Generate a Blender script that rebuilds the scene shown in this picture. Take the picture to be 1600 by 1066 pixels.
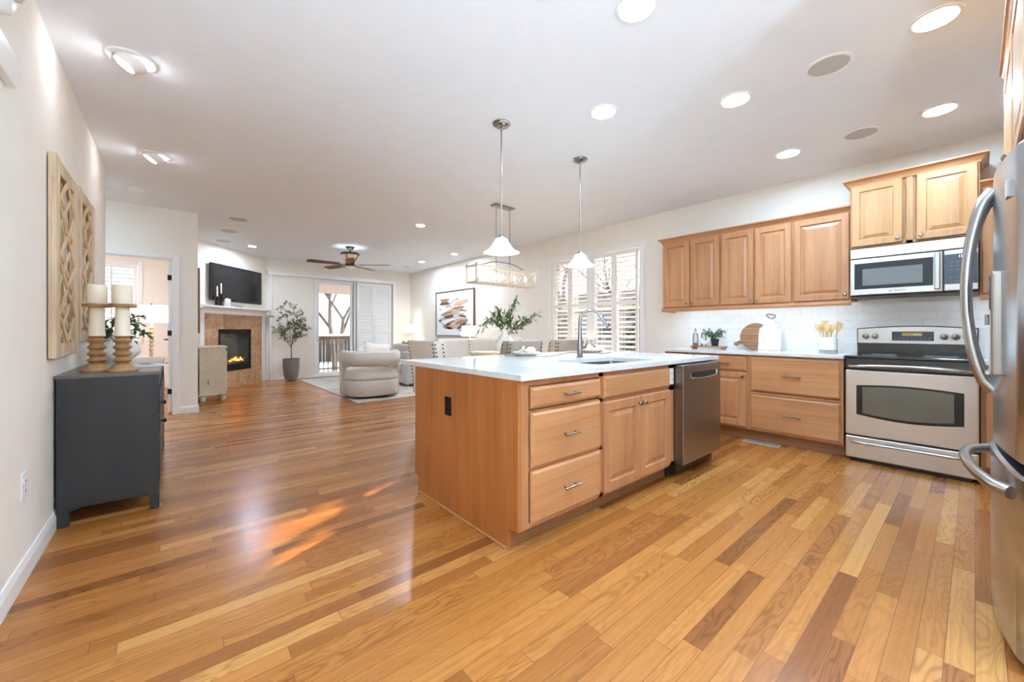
import bpy, bmesh, math, random
from mathutils import Vector, Matrix, noise
R = math.radians
PI = math.pi
random.seed(7)
scene = bpy.context.scene
for o in list(bpy.data.objects):
    bpy.data.objects.remove(o, do_unlink=True)
C = scene.collection

# ------------------------------------------------------------------ camera
YAW = 40.54
cam_d = bpy.data.cameras.new('camera')
cam = bpy.data.objects.new('camera', cam_d); C.objects.link(cam)
cam.location = (0, 0, 1.14)
cam.rotation_euler = (R(90), 0, -R(YAW))
cam_d.sensor_width = 36; cam_d.lens = 618.8 / 1600 * 36
cam_d.shift_y = -(533 - 516.1) / 1600
cam_d.clip_start = .02; cam_d.clip_end = 300
scene.camera = cam
# ------------------------------------------------------------------ colour management
vs = scene.view_settings
vs.view_transform = 'Standard'; vs.look = 'None'; vs.gamma = 1.0; vs.use_curve_mapping = False
vs.exposure = EXPOSURE = 1.78
scene.cycles.use_denoising = True
scene.cycles.max_bounces = 14; scene.cycles.diffuse_bounces = 8; scene.cycles.glossy_bounces = 6
scene.cycles.transmission_bounces = 8; scene.cycles.transparent_max_bounces = 16
scene.cycles.sample_clamp_indirect = 6; scene.cycles.caustics_reflective = False; scene.cycles.caustics_refractive = False
# ------------------------------------------------------------------ sky and sun
LAMP = 1.0          # overall scale for the room's lamps
world = bpy.data.worlds.new('sky'); scene.world = world; world.use_nodes = True
wn = world.node_tree.nodes; wl = world.node_tree.links
bg = wn['Background']
sky = wn.new('ShaderNodeTexSky'); sky.sky_type = 'HOSEK_WILKIE'
sky.sun_direction = (.8, .36, .48); sky.turbidity = 4; sky.ground_albedo = .8
wm = wn.new('ShaderNodeMix'); wm.data_type = 'RGBA'; wm.inputs[0].default_value = .7
wl.new(sky.outputs[0], wm.inputs[6]); wm.inputs[7].default_value = (.86, .93, 1, 1)
wl.new(wm.outputs[2], bg.inputs[0]); bg.inputs[1].default_value = .6
sun_d = bpy.data.lights.new('sun', 'SUN'); sun = bpy.data.objects.new('sun', sun_d); C.objects.link(sun)
sun_d.energy = 7; sun_d.angle = R(.6); sun_d.color = (1, .86, .68)
SUN_DIR = Vector((-.91, -.41, -.43))
sun.rotation_euler = SUN_DIR.to_track_quat('-Z', 'Y').to_euler()

# ------------------------------------------------------------------ materials
def lin(c):
    return tuple(((x / 255) / 12.92 if x <= 10 else (((x / 255) + .055) / 1.055) ** 2.4) for x in c) + (1,)
MATS = {}
def nm(name):
    m = bpy.data.materials.new(name); m.use_nodes = True
    MATS[name] = m
    return m, m.node_tree.nodes, m.node_tree.links, m.node_tree.nodes['Principled BSDF']
def ramp(n, stops):
    r = n.new('ShaderNodeValToRGB'); e = r.color_ramp.elements
    while len(e) < len(stops): e.new(.5)
    for k, (p, c) in enumerate(stops):
        e[k].position = p; e[k].color = c
    return r
def mth(n, l, op, a, b=None, c=None):
    x = n.new('ShaderNodeMath'); x.operation = op
    for i, v in enumerate((a, b, c)):
        if v is None: continue
        if isinstance(v, (int, float)): x.inputs[i].default_value = v
        else: l.new(v, x.inputs[i])
    return x.outputs[0]
def mixc(n, l, t, f, a, b):
    x = n.new('ShaderNodeMix'); x.data_type = 'RGBA'; x.blend_type = t
    for i, v in ((0, f), (6, a), (7, b)):
        if isinstance(v, (int, float, tuple)): x.inputs[i].default_value = v
        else: l.new(v, x.inputs[i])
    return x.outputs[2]
def coords(n, l, scale=(1, 1, 1), src='Object', rot=(0, 0, 0)):
    t = n.new('ShaderNodeTexCoord'); mp = n.new('ShaderNodeMapping')
    mp.inputs['Scale'].default_value = scale; mp.inputs['Rotation'].default_value = rot
    l.new(t.outputs[src], mp.inputs[0]); return mp.outputs[0]
def noi(n, l, vec, scale, detail=3, rough=.5, dist=0):
    x = n.new('ShaderNodeTexNoise'); x.inputs['Scale'].default_value = scale
    x.inputs['Detail'].default_value = detail; x.inputs['Roughness'].default_value = rough
    x.inputs['Distortion'].default_value = dist
    if vec is not None: l.new(vec, x.inputs['Vector'])
    return x.outputs['Fac']
def bump(n, l, p, h, strength=.2, dist=.01):
    b = n.new('ShaderNodeBump'); b.inputs['Strength'].default_value = strength; b.inputs['Distance'].default_value = dist
    l.new(h, b.inputs['Height']); l.new(b.outputs[0], p.inputs['Normal'])
def plain(name, col, rough=.5, metal=0, var=.06, vscale=6, bmp=0, bscale=200, spec=None, coat=0, sub=0):
    m, n, l, p = nm(name)
    v = coords(n, l)
    c = lin(col)
    d = tuple(max(0, x * (1 - var)) for x in c[:3]) + (1,); u = tuple(min(1, x * (1 + var)) for x in c[:3]) + (1,)
    r = ramp(n, [(.3, d), (.7, u)]); l.new(noi(n, l, v, vscale), r.inputs[0]); l.new(r.outputs[0], p.inputs['Base Color'])
    p.inputs['Roughness'].default_value = rough; p.inputs['Metallic'].default_value = metal
    if spec is not None: p.inputs['Specular IOR Level'].default_value = spec
    if coat: p.inputs['Coat Weight'].default_value = coat
    if bmp: bump(n, l, p, noi(n, l, v, bscale, 4), bmp, .003)
    return m
def wood(name, dark, light, axis=2, rough=.42, scale=1.0, contrast=1.0, coat=.05):
    m, n, l, p = nm(name)
    s = [22 * scale] * 3; s[axis] = 1.3 * scale
    v = coords(n, l, tuple(s))
    a = noi(n, l, v, 1.0, 5, .6, .6)
    s2 = [120 * scale] * 3; s2[axis] = 3 * scale
    b = noi(n, l, coords(n, l, tuple(s2)), 1.0, 2, .5)
    c = noi(n, l, coords(n, l), 2.2 * scale, 3)
    f = mth(n, l, 'ADD', mth(n, l, 'MULTIPLY', a, .5), mth(n, l, 'ADD', mth(n, l, 'MULTIPLY', b, .2), mth(n, l, 'MULTIPLY', c, .3)))
    w = .14 / contrast
    r = ramp(n, [(.5 - w, lin(dark)), (.5 + w, lin(light))]); l.new(f, r.inputs[0])
    # each thing's timber differs a little from its neighbour's
    oi = n.new('ShaderNodeObjectInfo')
    hv = n.new('ShaderNodeHueSaturation'); l.new(r.outputs[0], hv.inputs['Color'])
    l.new(mth(n, l, 'MULTIPLY_ADD', oi.outputs['Random'], .14, .93), hv.inputs['Value'])
    l.new(hv.outputs[0], p.inputs['Base Color'])
    p.inputs['Roughness'].default_value = rough; p.inputs['Coat Weight'].default_value = coat; p.inputs['Coat Roughness'].default_value = .25
    bump(n, l, p, b, .08, .002)
    return m
def fabric(name, col, var=.12, scale=260):
    m, n, l, p = nm(name)
    v = coords(n, l); c = lin(col)
    d = tuple(x * (1 - var) for x in c[:3]) + (1,); u = tuple(min(1, x * (1 + var)) for x in c[:3]) + (1,)
    f = noi(n, l, v, scale, 3, .7); g = noi(n, l, v, 30, 3)
    r = ramp(n, [(.35, d), (.65, u)]); l.new(mth(n, l, 'ADD', mth(n, l, 'MULTIPLY', f, .6), mth(n, l, 'MULTIPLY', g, .4)), r.inputs[0])
    l.new(r.outputs[0], p.inputs['Base Color']); p.inputs['Roughness'].default_value = .95
    p.inputs['Specular IOR Level'].default_value = .15; p.inputs['Sheen Weight'].default_value = .2
    bump(n, l, p, f, .4, .004)
    return m
def steel(name, col, rough=.28, axis=2, aniso=0):
    m, n, l, p = nm(name)
    s = [1.5] * 3
    for k in range(3):
        if k != axis: s[k] = 260
    f = noi(n, l, coords(n, l, tuple(s)), 1, 2)
    c = lin(col); r = ramp(n, [(.2, tuple(x * .93 for x in c[:3]) + (1,)), (.8, c)]); l.new(f, r.inputs[0])
    l.new(r.outputs[0], p.inputs['Base Color']); p.inputs['Metallic'].default_value = 1
    l.new(mth(n, l, 'MULTIPLY_ADD', f, .12, rough - .06), p.inputs['Roughness'])
    return m
LAMPC = (189, 223, 250)
def emit(name, col, strength):
    m, n, l, p = nm(name)
    p.inputs['Base Color'].default_value = lin(col); p.inputs['Emission Color'].default_value = lin(col)
    p.inputs['Emission Strength'].default_value = strength; p.inputs['Roughness'].default_value = .5
    return m
def glass(name, tint=(1, 1, 1), refl=.06, rough=0.0):
    m, n, l, p = nm(name); n.remove(p)
    t = n.new('ShaderNodeBsdfTransparent'); t.inputs[0].default_value = tuple(tint) + (1,)
    g = n.new('ShaderNodeBsdfGlossy'); g.inputs['Roughness'].default_value = rough
    f = n.new('ShaderNodeFresnel'); f.inputs[0].default_value = 1.45
    mx = n.new('ShaderNodeMixShader'); l.new(f.outputs[0], mx.inputs[0]); l.new(t.outputs[0], mx.inputs[1]); l.new(g.outputs[0], mx.inputs[2])
    l.new(mx.outputs[0], n['Material Output'].inputs[0]); return m

plain('wall', (238, 232, 222), .85, var=.015, bmp=.05, bscale=90)
plain('wall_bright', (242, 236, 226), .85, var=.015)
plain('ceiling', (236, 240, 244), .9, var=.01, bmp=.35, bscale=70)
plain('trim_white', (238, 237, 235), .4, var=.01)
plain('shutter_white', (236, 235, 231), .45, var=.01)
plain('shade_beige', (232, 225, 214), .8, var=.02)
plain('white_plastic', (235, 234, 230), .35, var=.01)
plain('black_plastic', (22, 20, 20), .35, var=.1)
plain('black_metal', (26, 25, 25), .4, metal=.6)
plain('dark_bronze', (62, 54, 44), .4, metal=.7)
plain('grille_grey', (196, 194, 191), .7, var=.03, bmp=.5, bscale=600)
plain('porcelain', (238, 236, 232), .25, var=.01, coat=.3)
plain('ceramic_ribbed', (228, 225, 219), .45, var=.03)
plain('grey_ceramic', (120, 116, 110), .55, var=.15, vscale=20, bmp=.3, bscale=120)
plain('wax', (243, 234, 214), .45, var=.02)
plain('white_cloth', (232, 226, 215), .9, var=.03)
plain('dark_void', (10, 9, 9), .7)
plain('soil', (45, 34, 26), .95, var=.3, bmp=.5)
plain('snow', (245, 248, 255), .8, var=.02, vscale=.5, bmp=.4, bscale=3)
plain('bark', (98, 90, 84), .9, var=.3, bmp=.8, bscale=30)
plain('house_siding', (150, 150, 152), .8, var=.05)
plain('roof_grey', (105, 100, 98), .9, var=.1)
plain('deck_paint', (120, 118, 118), .7, var=.1)
plain('railing_dark', (14, 18, 26), .5)
plain('railing_wood', (84, 74, 66), .8, var=.15)
plain('porch_ceiling', (118, 104, 98), .8, var=.05)
plain('leaf_olive', (96, 110, 78), .6, var=.35, vscale=40)
plain('leaf_green', (54, 90, 40), .5, var=.35, vscale=50)
plain('leaf_bright', (84, 112, 62), .5, var=.3, vscale=50)
plain('leaf_evergreen', (48, 74, 52), .8, var=.4, vscale=6)
plain('stem_brown', (120, 98, 78), .8, var=.2)
plain('stem_green', (96, 108, 66), .7)
plain('rubber_foot', (30, 30, 30), .8)
plain('leather_brown', (116, 92, 70), .6)
plain('paper', (228, 229, 230), .6, var=.02)
plain('print_grey', (120, 122, 124), .6, var=.4, vscale=25)
plain('nickel', (150, 144, 136), .25, metal=1)
plain('chrome', (158, 160, 164), .08, metal=1, var=.01)
plain('handle_steel', (178, 176, 172), .26, metal=1, var=.02)
plain('bronze_pull', (150, 132, 116), .3, metal=1)
plain('nailhead', (120, 108, 92), .35, metal=1)
plain('tv_screen', (34, 35, 37), .16, var=.03, spec=.6)
plain('oven_glass', (58, 56, 50), .08, var=.03, spec=.7)
plain('oven_window', (96, 94, 80), .12, var=.08, vscale=3, spec=.7)
plain('micro_window', (112, 114, 112), .2, var=.04, spec=.5)
plain('cooktop', (14, 14, 15), .12, spec=.8)
plain('panel_blue', (52, 60, 74), .2, spec=.6)
plain('whitewash', (214, 200, 182), .8, var=.1, vscale=12)
plain('tray_grey', (160, 152, 142), .8, var=.08)
steel('steel', (214, 210, 205), .36, axis=1)
steel('steel_v', (198, 207, 218), .24, axis=0)
steel('steel_dw', (158, 150, 143), .32, axis=0)
steel('steel_sink', (120, 118, 114), .3, axis=0)
wood('maple', (164, 108, 68), (192, 138, 95), 2)
wood('maple_h', (168, 113, 71), (197, 143, 98), 0)
wood('maple_light', (176, 126, 80), (202, 152, 104), 2)
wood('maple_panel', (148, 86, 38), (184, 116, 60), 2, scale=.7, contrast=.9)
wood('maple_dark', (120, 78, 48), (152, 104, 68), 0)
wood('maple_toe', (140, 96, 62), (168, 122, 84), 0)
wood('rustic', (178, 150, 118), (226, 206, 178), 2, .8, contrast=1.2, coat=0)
wood('rustic_lath', (196, 162, 122), (232, 206, 170), 2, .8, scale=1.6, coat=0)
wood('holder_wood', (138, 98, 62), (188, 146, 100), 0, .6, scale=2, contrast=1.4, coat=0)
wood('board_wood', (120, 78, 50), (174, 128, 90), 0, .5, scale=1.4, contrast=1.5, coat=0)
wood('utensil_wood', (208, 168, 112), (236, 204, 152), 2, .6, scale=2, coat=0)
wood('fan_wood', (92, 52, 32), (134, 82, 52), 0, .7, coat=0)
wood('table_wood', (176, 140, 104), (206, 174, 138), 0, .5)
wood('leg_wood', (92, 70, 50), (122, 94, 70), 2, .5)
wood('turned_pale', (176, 158, 132), (214, 198, 172), 2, .7, scale=2, coat=0)
wood('black_wood', (24, 24, 26), (42, 42, 44), 2, .5, scale=.8, contrast=.6, coat=.1)
wood('black_wood_top', (84, 80, 76), (112, 107, 101), 1, .4, scale=.8, contrast=.6, coat=.2)
fabric('boucle', (206, 199, 189))
fabric('linen_cream', (238, 231, 221), .05)
fabric('linen_shaded', (178, 170, 158), .06)  # cream linen with the near chairs' shade put into its colour
fabric('pillow_white', (234, 228, 218), .04)
fabric('sofa_grey', (188, 183, 176), .08)
fabric('shade_linen', (244, 240, 230), .03)
# lampshade: linen lit from within
m = MATS['shade_linen']; p = m.node_tree.nodes['Principled BSDF']
p.inputs['Emission Color'].default_value = lin((255, 244, 224)); p.inputs['Emission Strength'].default_value = .5
emit('downlight_glow', LAMPC, 98)
emit('bedroom_fill_glow', (228, 236, 252), 280)
emit('eyeball_glow', (240, 244, 255), 18)
emit('downlight_small', (214, 228, 246), 350)
emit('lamp_bulb', (236, 240, 250), 26)
emit('fill_strip', LAMPC, 9)
emit('bulb', (255, 244, 220), 9)
emit('added_torch_bulb', LAMPC, 400)
emit('added_uplight_bulb', LAMPC, 9)
emit('fire', (255, 128, 34), 5)
emit('digits_blue', (120, 170, 255), 3)
emit('digits_amber', (150, 130, 60), .12)
m = plain('frosted', (246, 240, 226), .4, var=.01); p = m.node_tree.nodes['Principled BSDF']
p.inputs['Emission Color'].default_value = lin((255, 244, 222)); p.inputs['Emission Strength'].default_value = .22
m = plain('amber_glass', (196, 170, 138), .35, var=.2, vscale=12); p = m.node_tree.nodes['Principled BSDF']
p.inputs['Emission Color'].default_value = lin((214, 180, 140)); p.inputs['Emission Strength'].default_value = .12
glass('pane_glass'); glass('bottle_glass', (.86, .9, .88))

# oak floor boards running along X
def floor_mat():
    m, n, l, p = nm('oak_floor')
    t = n.new('ShaderNodeTexCoord'); s = n.new('ShaderNodeSeparateXYZ'); l.new(t.outputs['Object'], s.inputs[0])
    W = .070
    yr = mth(n, l, 'DIVIDE', s.outputs[1], W); row = mth(n, l, 'FLOOR', yr); fy = mth(n, l, 'FRACT', yr)
    wn1 = n.new('ShaderNodeTexWhiteNoise'); wn1.noise_dimensions = '1D'; l.new(row, wn1.inputs['W'])
    off = mth(n, l, 'MULTIPLY', wn1.outputs[0], 7.3)
    ln = mth(n, l, 'MULTIPLY_ADD', mth(n, l, 'FRACT', mth(n, l, 'MULTIPLY', wn1.outputs[0], 17.7)), .8, .6)
    xr = mth(n, l, 'DIVIDE', mth(n, l, 'ADD', s.outputs[0], mth(n, l, 'ADD', off, 20)), ln)
    col = mth(n, l, 'FLOOR', xr); fx = mth(n, l, 'FRACT', xr)
    cv = n.new('ShaderNodeCombineXYZ'); l.new(row, cv.inputs[0]); l.new(col, cv.inputs[1])
    wn2 = n.new('ShaderNodeTexWhiteNoise'); wn2.noise_dimensions = '2D'; l.new(cv.outputs[0], wn2.inputs['Vector'])
    sc = n.new('ShaderNodeSeparateColor'); l.new(wn2.outputs['Color'], sc.inputs[0])
    base = ramp(n, [(0, lin((128, 74, 32))), (.15, lin((150, 92, 42))), (.5, lin((166, 105, 48))), (.85, lin((178, 117, 58))), (1, lin((194, 139, 78)))])
    l.new(sc.outputs[0], base.inputs[0])
    # grain: stretched noise shifted per board, and cathedral rings
    vx = mth(n, l, 'ADD', mth(n, l, 'MULTIPLY', s.outputs[0], 1.0), mth(n, l, 'MULTIPLY', sc.outputs[1], 31))
    vy = mth(n, l, 'ADD', s.outputs[1], mth(n, l, 'MULTIPLY', sc.outputs[2], 13))
    g = n.new('ShaderNodeCombineXYZ'); l.new(mth(n, l, 'MULTIPLY', vx, 1.6), g.inputs[0]); l.new(mth(n, l, 'MULTIPLY', vy, 85), g.inputs[1])
    fine = noi(n, l, g.outputs[0], 1, 1, .5)
    g2 = n.new('ShaderNodeCombineXYZ'); l.new(mth(n, l, 'MULTIPLY', vx, 2.1), g2.inputs[0]); l.new(mth(n, l, 'MULTIPLY', vy, 11), g2.inputs[1])
    rings = noi(n, l, g2.outputs[0], 1, 2, .45, .4)
    rs = mth(n, l, 'SINE', mth(n, l, 'MULTIPLY', rings, 75))
    rs = mth(n, l, 'POWER', mth(n, l, 'MULTIPLY_ADD', rs, .5, .5), 2.6)
    amt = mth(n, l, 'MULTIPLY', rs, mth(n, l, 'MULTIPLY_ADD', mth(n, l, 'POWER', sc.outputs[1], 1.5), .42, .07))
    c1 = mixc(n, l, 'MULTIPLY', amt, base.outputs[0], (.36, .22, .11, 1))
    fr = ramp(n, [(.25, (.86, .82, .78, 1)), (.6, (1.06, 1.05, 1.04, 1))]); l.new(fine, fr.inputs[0])
    c2 = mixc(n, l, 'MULTIPLY', .75, c1, fr.outputs[0])
    # seams
    dy = mth(n, l, 'MULTIPLY', mth(n, l, 'MINIMUM', fy, mth(n, l, 'SUBTRACT', 1, fy)), W)
    dx = mth(n, l, 'MULTIPLY', mth(n, l, 'MINIMUM', fx, mth(n, l, 'SUBTRACT', 1, fx)), ln)
    d = mth(n, l, 'MINIMUM', dy, dx)
    seam = mth(n, l, 'LESS_THAN', d, .0013)
    c3 = mixc(n, l, 'MIX', mth(n, l, 'MULTIPLY', seam, .8), c2, lin((112, 70, 36)))
    l.new(c3, p.inputs['Base Color'])
    p.inputs['Roughness'].default_value = .26
    p.inputs['Specular IOR Level'].default_value = .55
    h = mth(n, l, 'SUBTRACT', 1, seam)
    big = noi(n, l, t.outputs['Object'], 5, 1)
    bump(n, l, p, mth(n, l, 'ADD', h, mth(n, l, 'MULTIPLY', big, .6)), .10, .002)
floor_mat()
def quartz_mat():
    m, n, l, p = nm('quartz')
    v = coords(n, l)
    a = noi(n, l, v, 2.2, 6, .6, 1.8)
    b = mth(n, l, 'ABSOLUTE', mth(n, l, 'SUBTRACT', a, .5))
    r = ramp(n, [(0, lin((211, 213, 214))), (.025, lin((222, 223, 223)))]); l.new(b, r.inputs[0])
    l.new(r.outputs[0], p.inputs['Base Color']); p.inputs['Roughness'].default_value = .09
quartz_mat()
def tile_mat(name, ua, va, bw, bh, c1, c2, mortar, msize, rough, off=.5, bumpy=.3):
    m, n, l, p = nm(name)
    t = n.new('ShaderNodeTexCoord'); s = n.new('ShaderNodeSeparateXYZ'); l.new(t.outputs['Object'], s.inputs[0])
    cb = n.new('ShaderNodeCombineXYZ'); l.new(s.outputs[ua], cb.inputs[0]); l.new(s.outputs[va], cb.inputs[1])
    b = n.new('ShaderNodeTexBrick'); l.new(cb.outputs[0], b.inputs['Vector'])
    b.inputs['Scale'].default_value = 1; b.inputs['Brick Width'].default_value = bw; b.inputs['Row Height'].default_value = bh
    b.inputs['Mortar Size'].default_value = msize; b.offset = off; b.inputs['Color1'].default_value = lin(c1); b.inputs['Color2'].default_value = lin(c2)
    b.inputs['Mortar'].default_value = lin(mortar)
    nn = noi(n, l, t.outputs['Object'], 14, 4, .6, .6)
    r = ramp(n, [(.36, (.70, .66, .62, 1)), (.62, (1.12, 1.11, 1.09, 1))]); l.new(nn, r.inputs[0])
    l.new(mixc(n, l, 'MULTIPLY', 0.9 if bumpy < .2 else .12, b.outputs[0], r.outputs[0]), p.inputs['Base Color'])
    p.inputs['Roughness'].default_value = rough
    hh = mth(n, l, 'SUBTRACT', mth(n, l, 'MULTIPLY', noi(n, l, t.outputs['Object'], 9, 1), .8), b.outputs['Fac'])
    bump(n, l, p, hh, bumpy, .004)
tile_mat('subway_tile', 1, 2, .305, .077, (243, 241, 237), (239, 236, 231), (226, 222, 215), .0022, .08)
tile_mat('travertine', 0, 2, .335, .335, (200, 160, 122), (172, 130, 94), (208, 188, 164), .003, .5, 0, .1)
def distressed():
    m, n, l, p = nm('distressed_cream')
    v = coords(n, l, (9, 9, 3.2)); a = noi(n, l, v, 2.2, 5, .6)
    b = noi(n, l, coords(n, l), 5, 3)
    r = ramp(n, [(.64, lin((208, 198, 176))), (.68, lin((118, 96, 74)))]); l.new(a, r.inputs[0])
    r2 = ramp(n, [(.3, (.88, .88, .86, 1)), (.7, (1.04, 1.04, 1.04, 1))]); l.new(b, r2.inputs[0])
    l.new(mixc(n, l, 'MULTIPLY', 1, r.outputs[0], r2.outputs[0]), p.inputs['Base Color']); p.inputs['Roughness'].default_value = .7
distressed()
def rug_mat():
    m, n, l, p = nm('rug')
    v = coords(n, l); a = noi(n, l, v, 3.2, 6, .7, 1); f = noi(n, l, v, 90, 3)
    r = ramp(n, [(.38, lin((150, 146, 140))), (.5, lin((184, 178, 168))), (.62, lin((206, 200, 188)))])
    l.new(mth(n, l, 'ADD', mth(n, l, 'MULTIPLY', a, .7), mth(n, l, 'MULTIPLY', f, .3)), r.inputs[0])
    l.new(r.outputs[0], p.inputs['Base Color']); p.inputs['Roughness'].default_value = .95; bump(n, l, p, f, .5, .004)
rug_mat()
def terrazzo():
    m, n, l, p = nm('marble_chip')
    v = coords(n, l); a = noi(n, l, v, 34, 3, .6, .5)
    r = ramp(n, [(.50, lin((240, 238, 234))), (.60, lin((222, 218, 212))), (.68, lin((176, 168, 160)))]); l.new(a, r.inputs[0])
    l.new(r.outputs[0], p.inputs['Base Color']); p.inputs['Roughness'].default_value = .3
terrazzo()

# ------------------------------------------------------------------ mesh helpers
def BM(): return bmesh.new()
def _tag(bm): 
    for f in bm.faces: f.tag = True
def box(bm, x0, x1, y0, y1, z0, z1, bev=0.0, seg=2, mat=None):
    g = bmesh.ops.create_cube(bm, size=1); vs_ = g['verts']
    for v in vs_:
        v.co = Vector(((x0 + x1) / 2 + v.co.x * (x1 - x0), (y0 + y1) / 2 + v.co.y * (y1 - y0), (z0 + z1) / 2 + v.co.z * (z1 - z0)))
    if mat is not None: bmesh.ops.transform(bm, matrix=mat, verts=vs_)
    if bev > 0:
        es = list({e for v in vs_ for e in v.link_edges})
        bmesh.ops.bevel(bm, geom=es, offset=min(bev, .45 * min(abs(x1 - x0), abs(y1 - y0), abs(z1 - z0))), segments=seg, affect='EDGES', profile=.6)
    return bm
def lathe(bm, prof, n=32, c=(0, 0), mat=None, cap=True, sx=1, sy=1):
    rings = []; new = []
    for r, z in prof:
        rr = max(r, 1e-4)
        ring = [bm.verts.new((c[0] + sx * rr * math.cos(2 * PI * k / n), c[1] + sy * rr * math.sin(2 * PI * k / n), z)) for k in range(n)]
        rings.append(ring); new += ring
    for a, b in zip(rings, rings[1:]):
        for k in range(n): bm.faces.new((a[k], a[(k + 1) % n], b[(k + 1) % n], b[k]))
    if cap:
        bm.faces.new(list(reversed(rings[0]))); bm.faces.new(rings[-1])
    if mat is not None: bmesh.ops.transform(bm, matrix=mat, verts=new)
    return bm
def cyl(bm, p, q, r, r2=None, n=14):
    p = Vector(p); q = Vector(q); d = q - p
    m = Matrix.Translation(p) @ d.to_track_quat('Z', 'Y').to_matrix().to_4x4()
    return lathe(bm, [(r, 0), (r if r2 is None else r2, d.length)], n, mat=m)
def tube(bm, pts, r, n=8, closed=False):
    pts = [Vector(p) for p in pts]; N = len(pts)
    rr = r if isinstance(r, (list, tuple)) else [r] * N
    rings = []; up = None
    for i, p in enumerate(pts):
        a = pts[(i - 1) % N] if (closed or i > 0) else pts[i]; b = pts[(i + 1) % N] if (closed or i < N - 1) else pts[i]
        t = (b - a).normalized()
        if up is None:
            up = Vector((0, 0, 1)) if abs(t.z) < .9 else Vector((1, 0, 0))
        s = t.cross(up).normalized(); up = s.cross(t).normalized()
        rings.append([bm.verts.new(p + rr[i] * (s * math.cos(2 * PI * k / n) + up * math.sin(2 * PI * k / n))) for k in range(n)])
    rng = range(N) if closed else range(N - 1)
    for i in rng:
        a, b = rings[i], rings[(i + 1) % N]
        for k in range(n): bm.faces.new((a[k], a[(k + 1) % n], b[(k + 1) % n], b[k]))
    if not closed:
        bm.faces.new(list(reversed(rings[0]))); bm.faces.new(rings[-1])
    return bm
def prism(bm, poly, z0, z1, mat=None):
    """poly in xy extruded in z"""
    a = [bm.verts.new((x, y, z0)) for x, y in poly]; b = [bm.verts.new((x, y, z1)) for x, y in poly]
    n = len(poly); bm.faces.new(list(reversed(a))); bm.faces.new(b)
    for k in range(n): bm.faces.new((a[k], a[(k + 1) % n], b[(k + 1) % n], b[k]))
    if mat is not None: bmesh.ops.transform(bm, matrix=mat, verts=a + b)
    return bm
def sweep_x(bm, prof, x0, x1, m0=0, m1=0):
    """profile of (y,z) points extruded along x; m0/m1 mitre: x shift per unit of -y"""
    a = [bm.verts.new((x0 - m0 * (-y), y, z)) for y, z in prof]; b = [bm.verts.new((x1 + m1 * (-y), y, z)) for y, z in prof]
    n = len(prof); bm.faces.new(list(reversed(a))); bm.faces.new(b)
    for k in range(n): bm.faces.new((a[k], a[(k + 1) % n], b[(k + 1) % n], b[k]))
    return bm
def rings_front(bm, w, h, prof, x0=0, z0=0):
    """rectangular rings: prof = list of (inset, y); builds a slab whose front face (towards -y) follows the profile"""
    R_ = []
    for ins, y in prof:
        R_.append([bm.verts.new((x0 + a, y, z0 + b)) for a, b in ((ins, ins), (w - ins, ins), (w - ins, h - ins), (ins, h - ins))])
    for a, b in zip(R_, R_[1:]):
        for k in range(4): bm.faces.new((a[k], a[(k + 1) % 4], b[(k + 1) % 4], b[k]))
    bm.faces.new(R_[-1]); bm.faces.new(list(reversed(R_[0])))
    return bm
def obj(name, bm, mat, parent=None, smooth=False, loc=None, angle=35):
    bmesh.ops.recalc_face_normals(bm, faces=bm.faces)
    me = bpy.data.meshes.new(name); bm.to_mesh(me); bm.free()
    me.materials.append(MATS[mat] if isinstance(mat, str) else mat)
    if smooth:
        for p_ in me.polygons: p_.use_smooth = True
        try: me.set_sharp_from_angle(angle=R(angle))
        except Exception: pass
    o = bpy.data.objects.new(name, me); C.objects.link(o)
    if parent is not None: o.parent = parent
    if loc is not None: o.location = loc
    return o
def tag(o, label, cat, group=None, kind=None):
    o['label'] = label; o['category'] = cat
    if group: o['group'] = group
    if kind: o['kind'] = kind
    return o
def thing(name, label, cat, loc=(0, 0, 0), rotz=0, group=None):
    o = bpy.data.objects.new(name, None); C.objects.link(o); o.empty_display_size = .1
    o.location = loc; o.rotation_euler = (0, 0, R(rotz))
    return tag(o, label, cat, group)
def struct(name, bm, mat, parent=None, smooth=False):
    o = obj(name, bm, mat, parent, smooth)
    if parent is None: o['kind'] = 'structure'
    return o
def lab(o, s): o['label'] = s; return o
def dup(root, loc, rotz=None, label=None, group=None):
    r = root.copy(); C.objects.link(r); r.location = loc
    if rotz is not None: r.rotation_euler = (0, 0, R(rotz))
    if label: r['label'] = label
    if group: r['group'] = group
    for ch in list(root.children):
        c = ch.copy(); C.objects.link(c); c.parent = r
        for g in list(ch.children):
            d = g.copy(); C.objects.link(d); d.parent = c
    return r
H = 2.77
XL, XR = -.5213, 5.155
def wall_x(name, xa, xb, y0, y1, holes=(), mat='wall', top=H):
    bm = BM(); x = xa
    for a, b, za, zb in sorted(holes):
        if a > x: box(bm, x, a, y0, y1, 0, top)
        if za > 0: box(bm, a, b, y0, y1, 0, za)
        if zb < top: box(bm, a, b, y0, y1, zb, top)
        x = b
    if x < xb: box(bm, x, xb, y0, y1, 0, top)
    return struct(name, bm, mat)
def wall_y(name, x0, x1, ya, yb, holes=(), mat='wall', top=H):
    bm = BM(); y = ya
    for a, b, za, zb in sorted(holes):
        if a > y: box(bm, x0, x1, y, a, 0, top)
        if za > 0: box(bm, x0, x1, a, b, 0, za)
        if zb < top: box(bm, x0, x1, a, b, zb, top)
        y = b
    if y < yb: box(bm, x0, x1, y, yb, 0, top)
    return struct(name, bm, mat)
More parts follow.
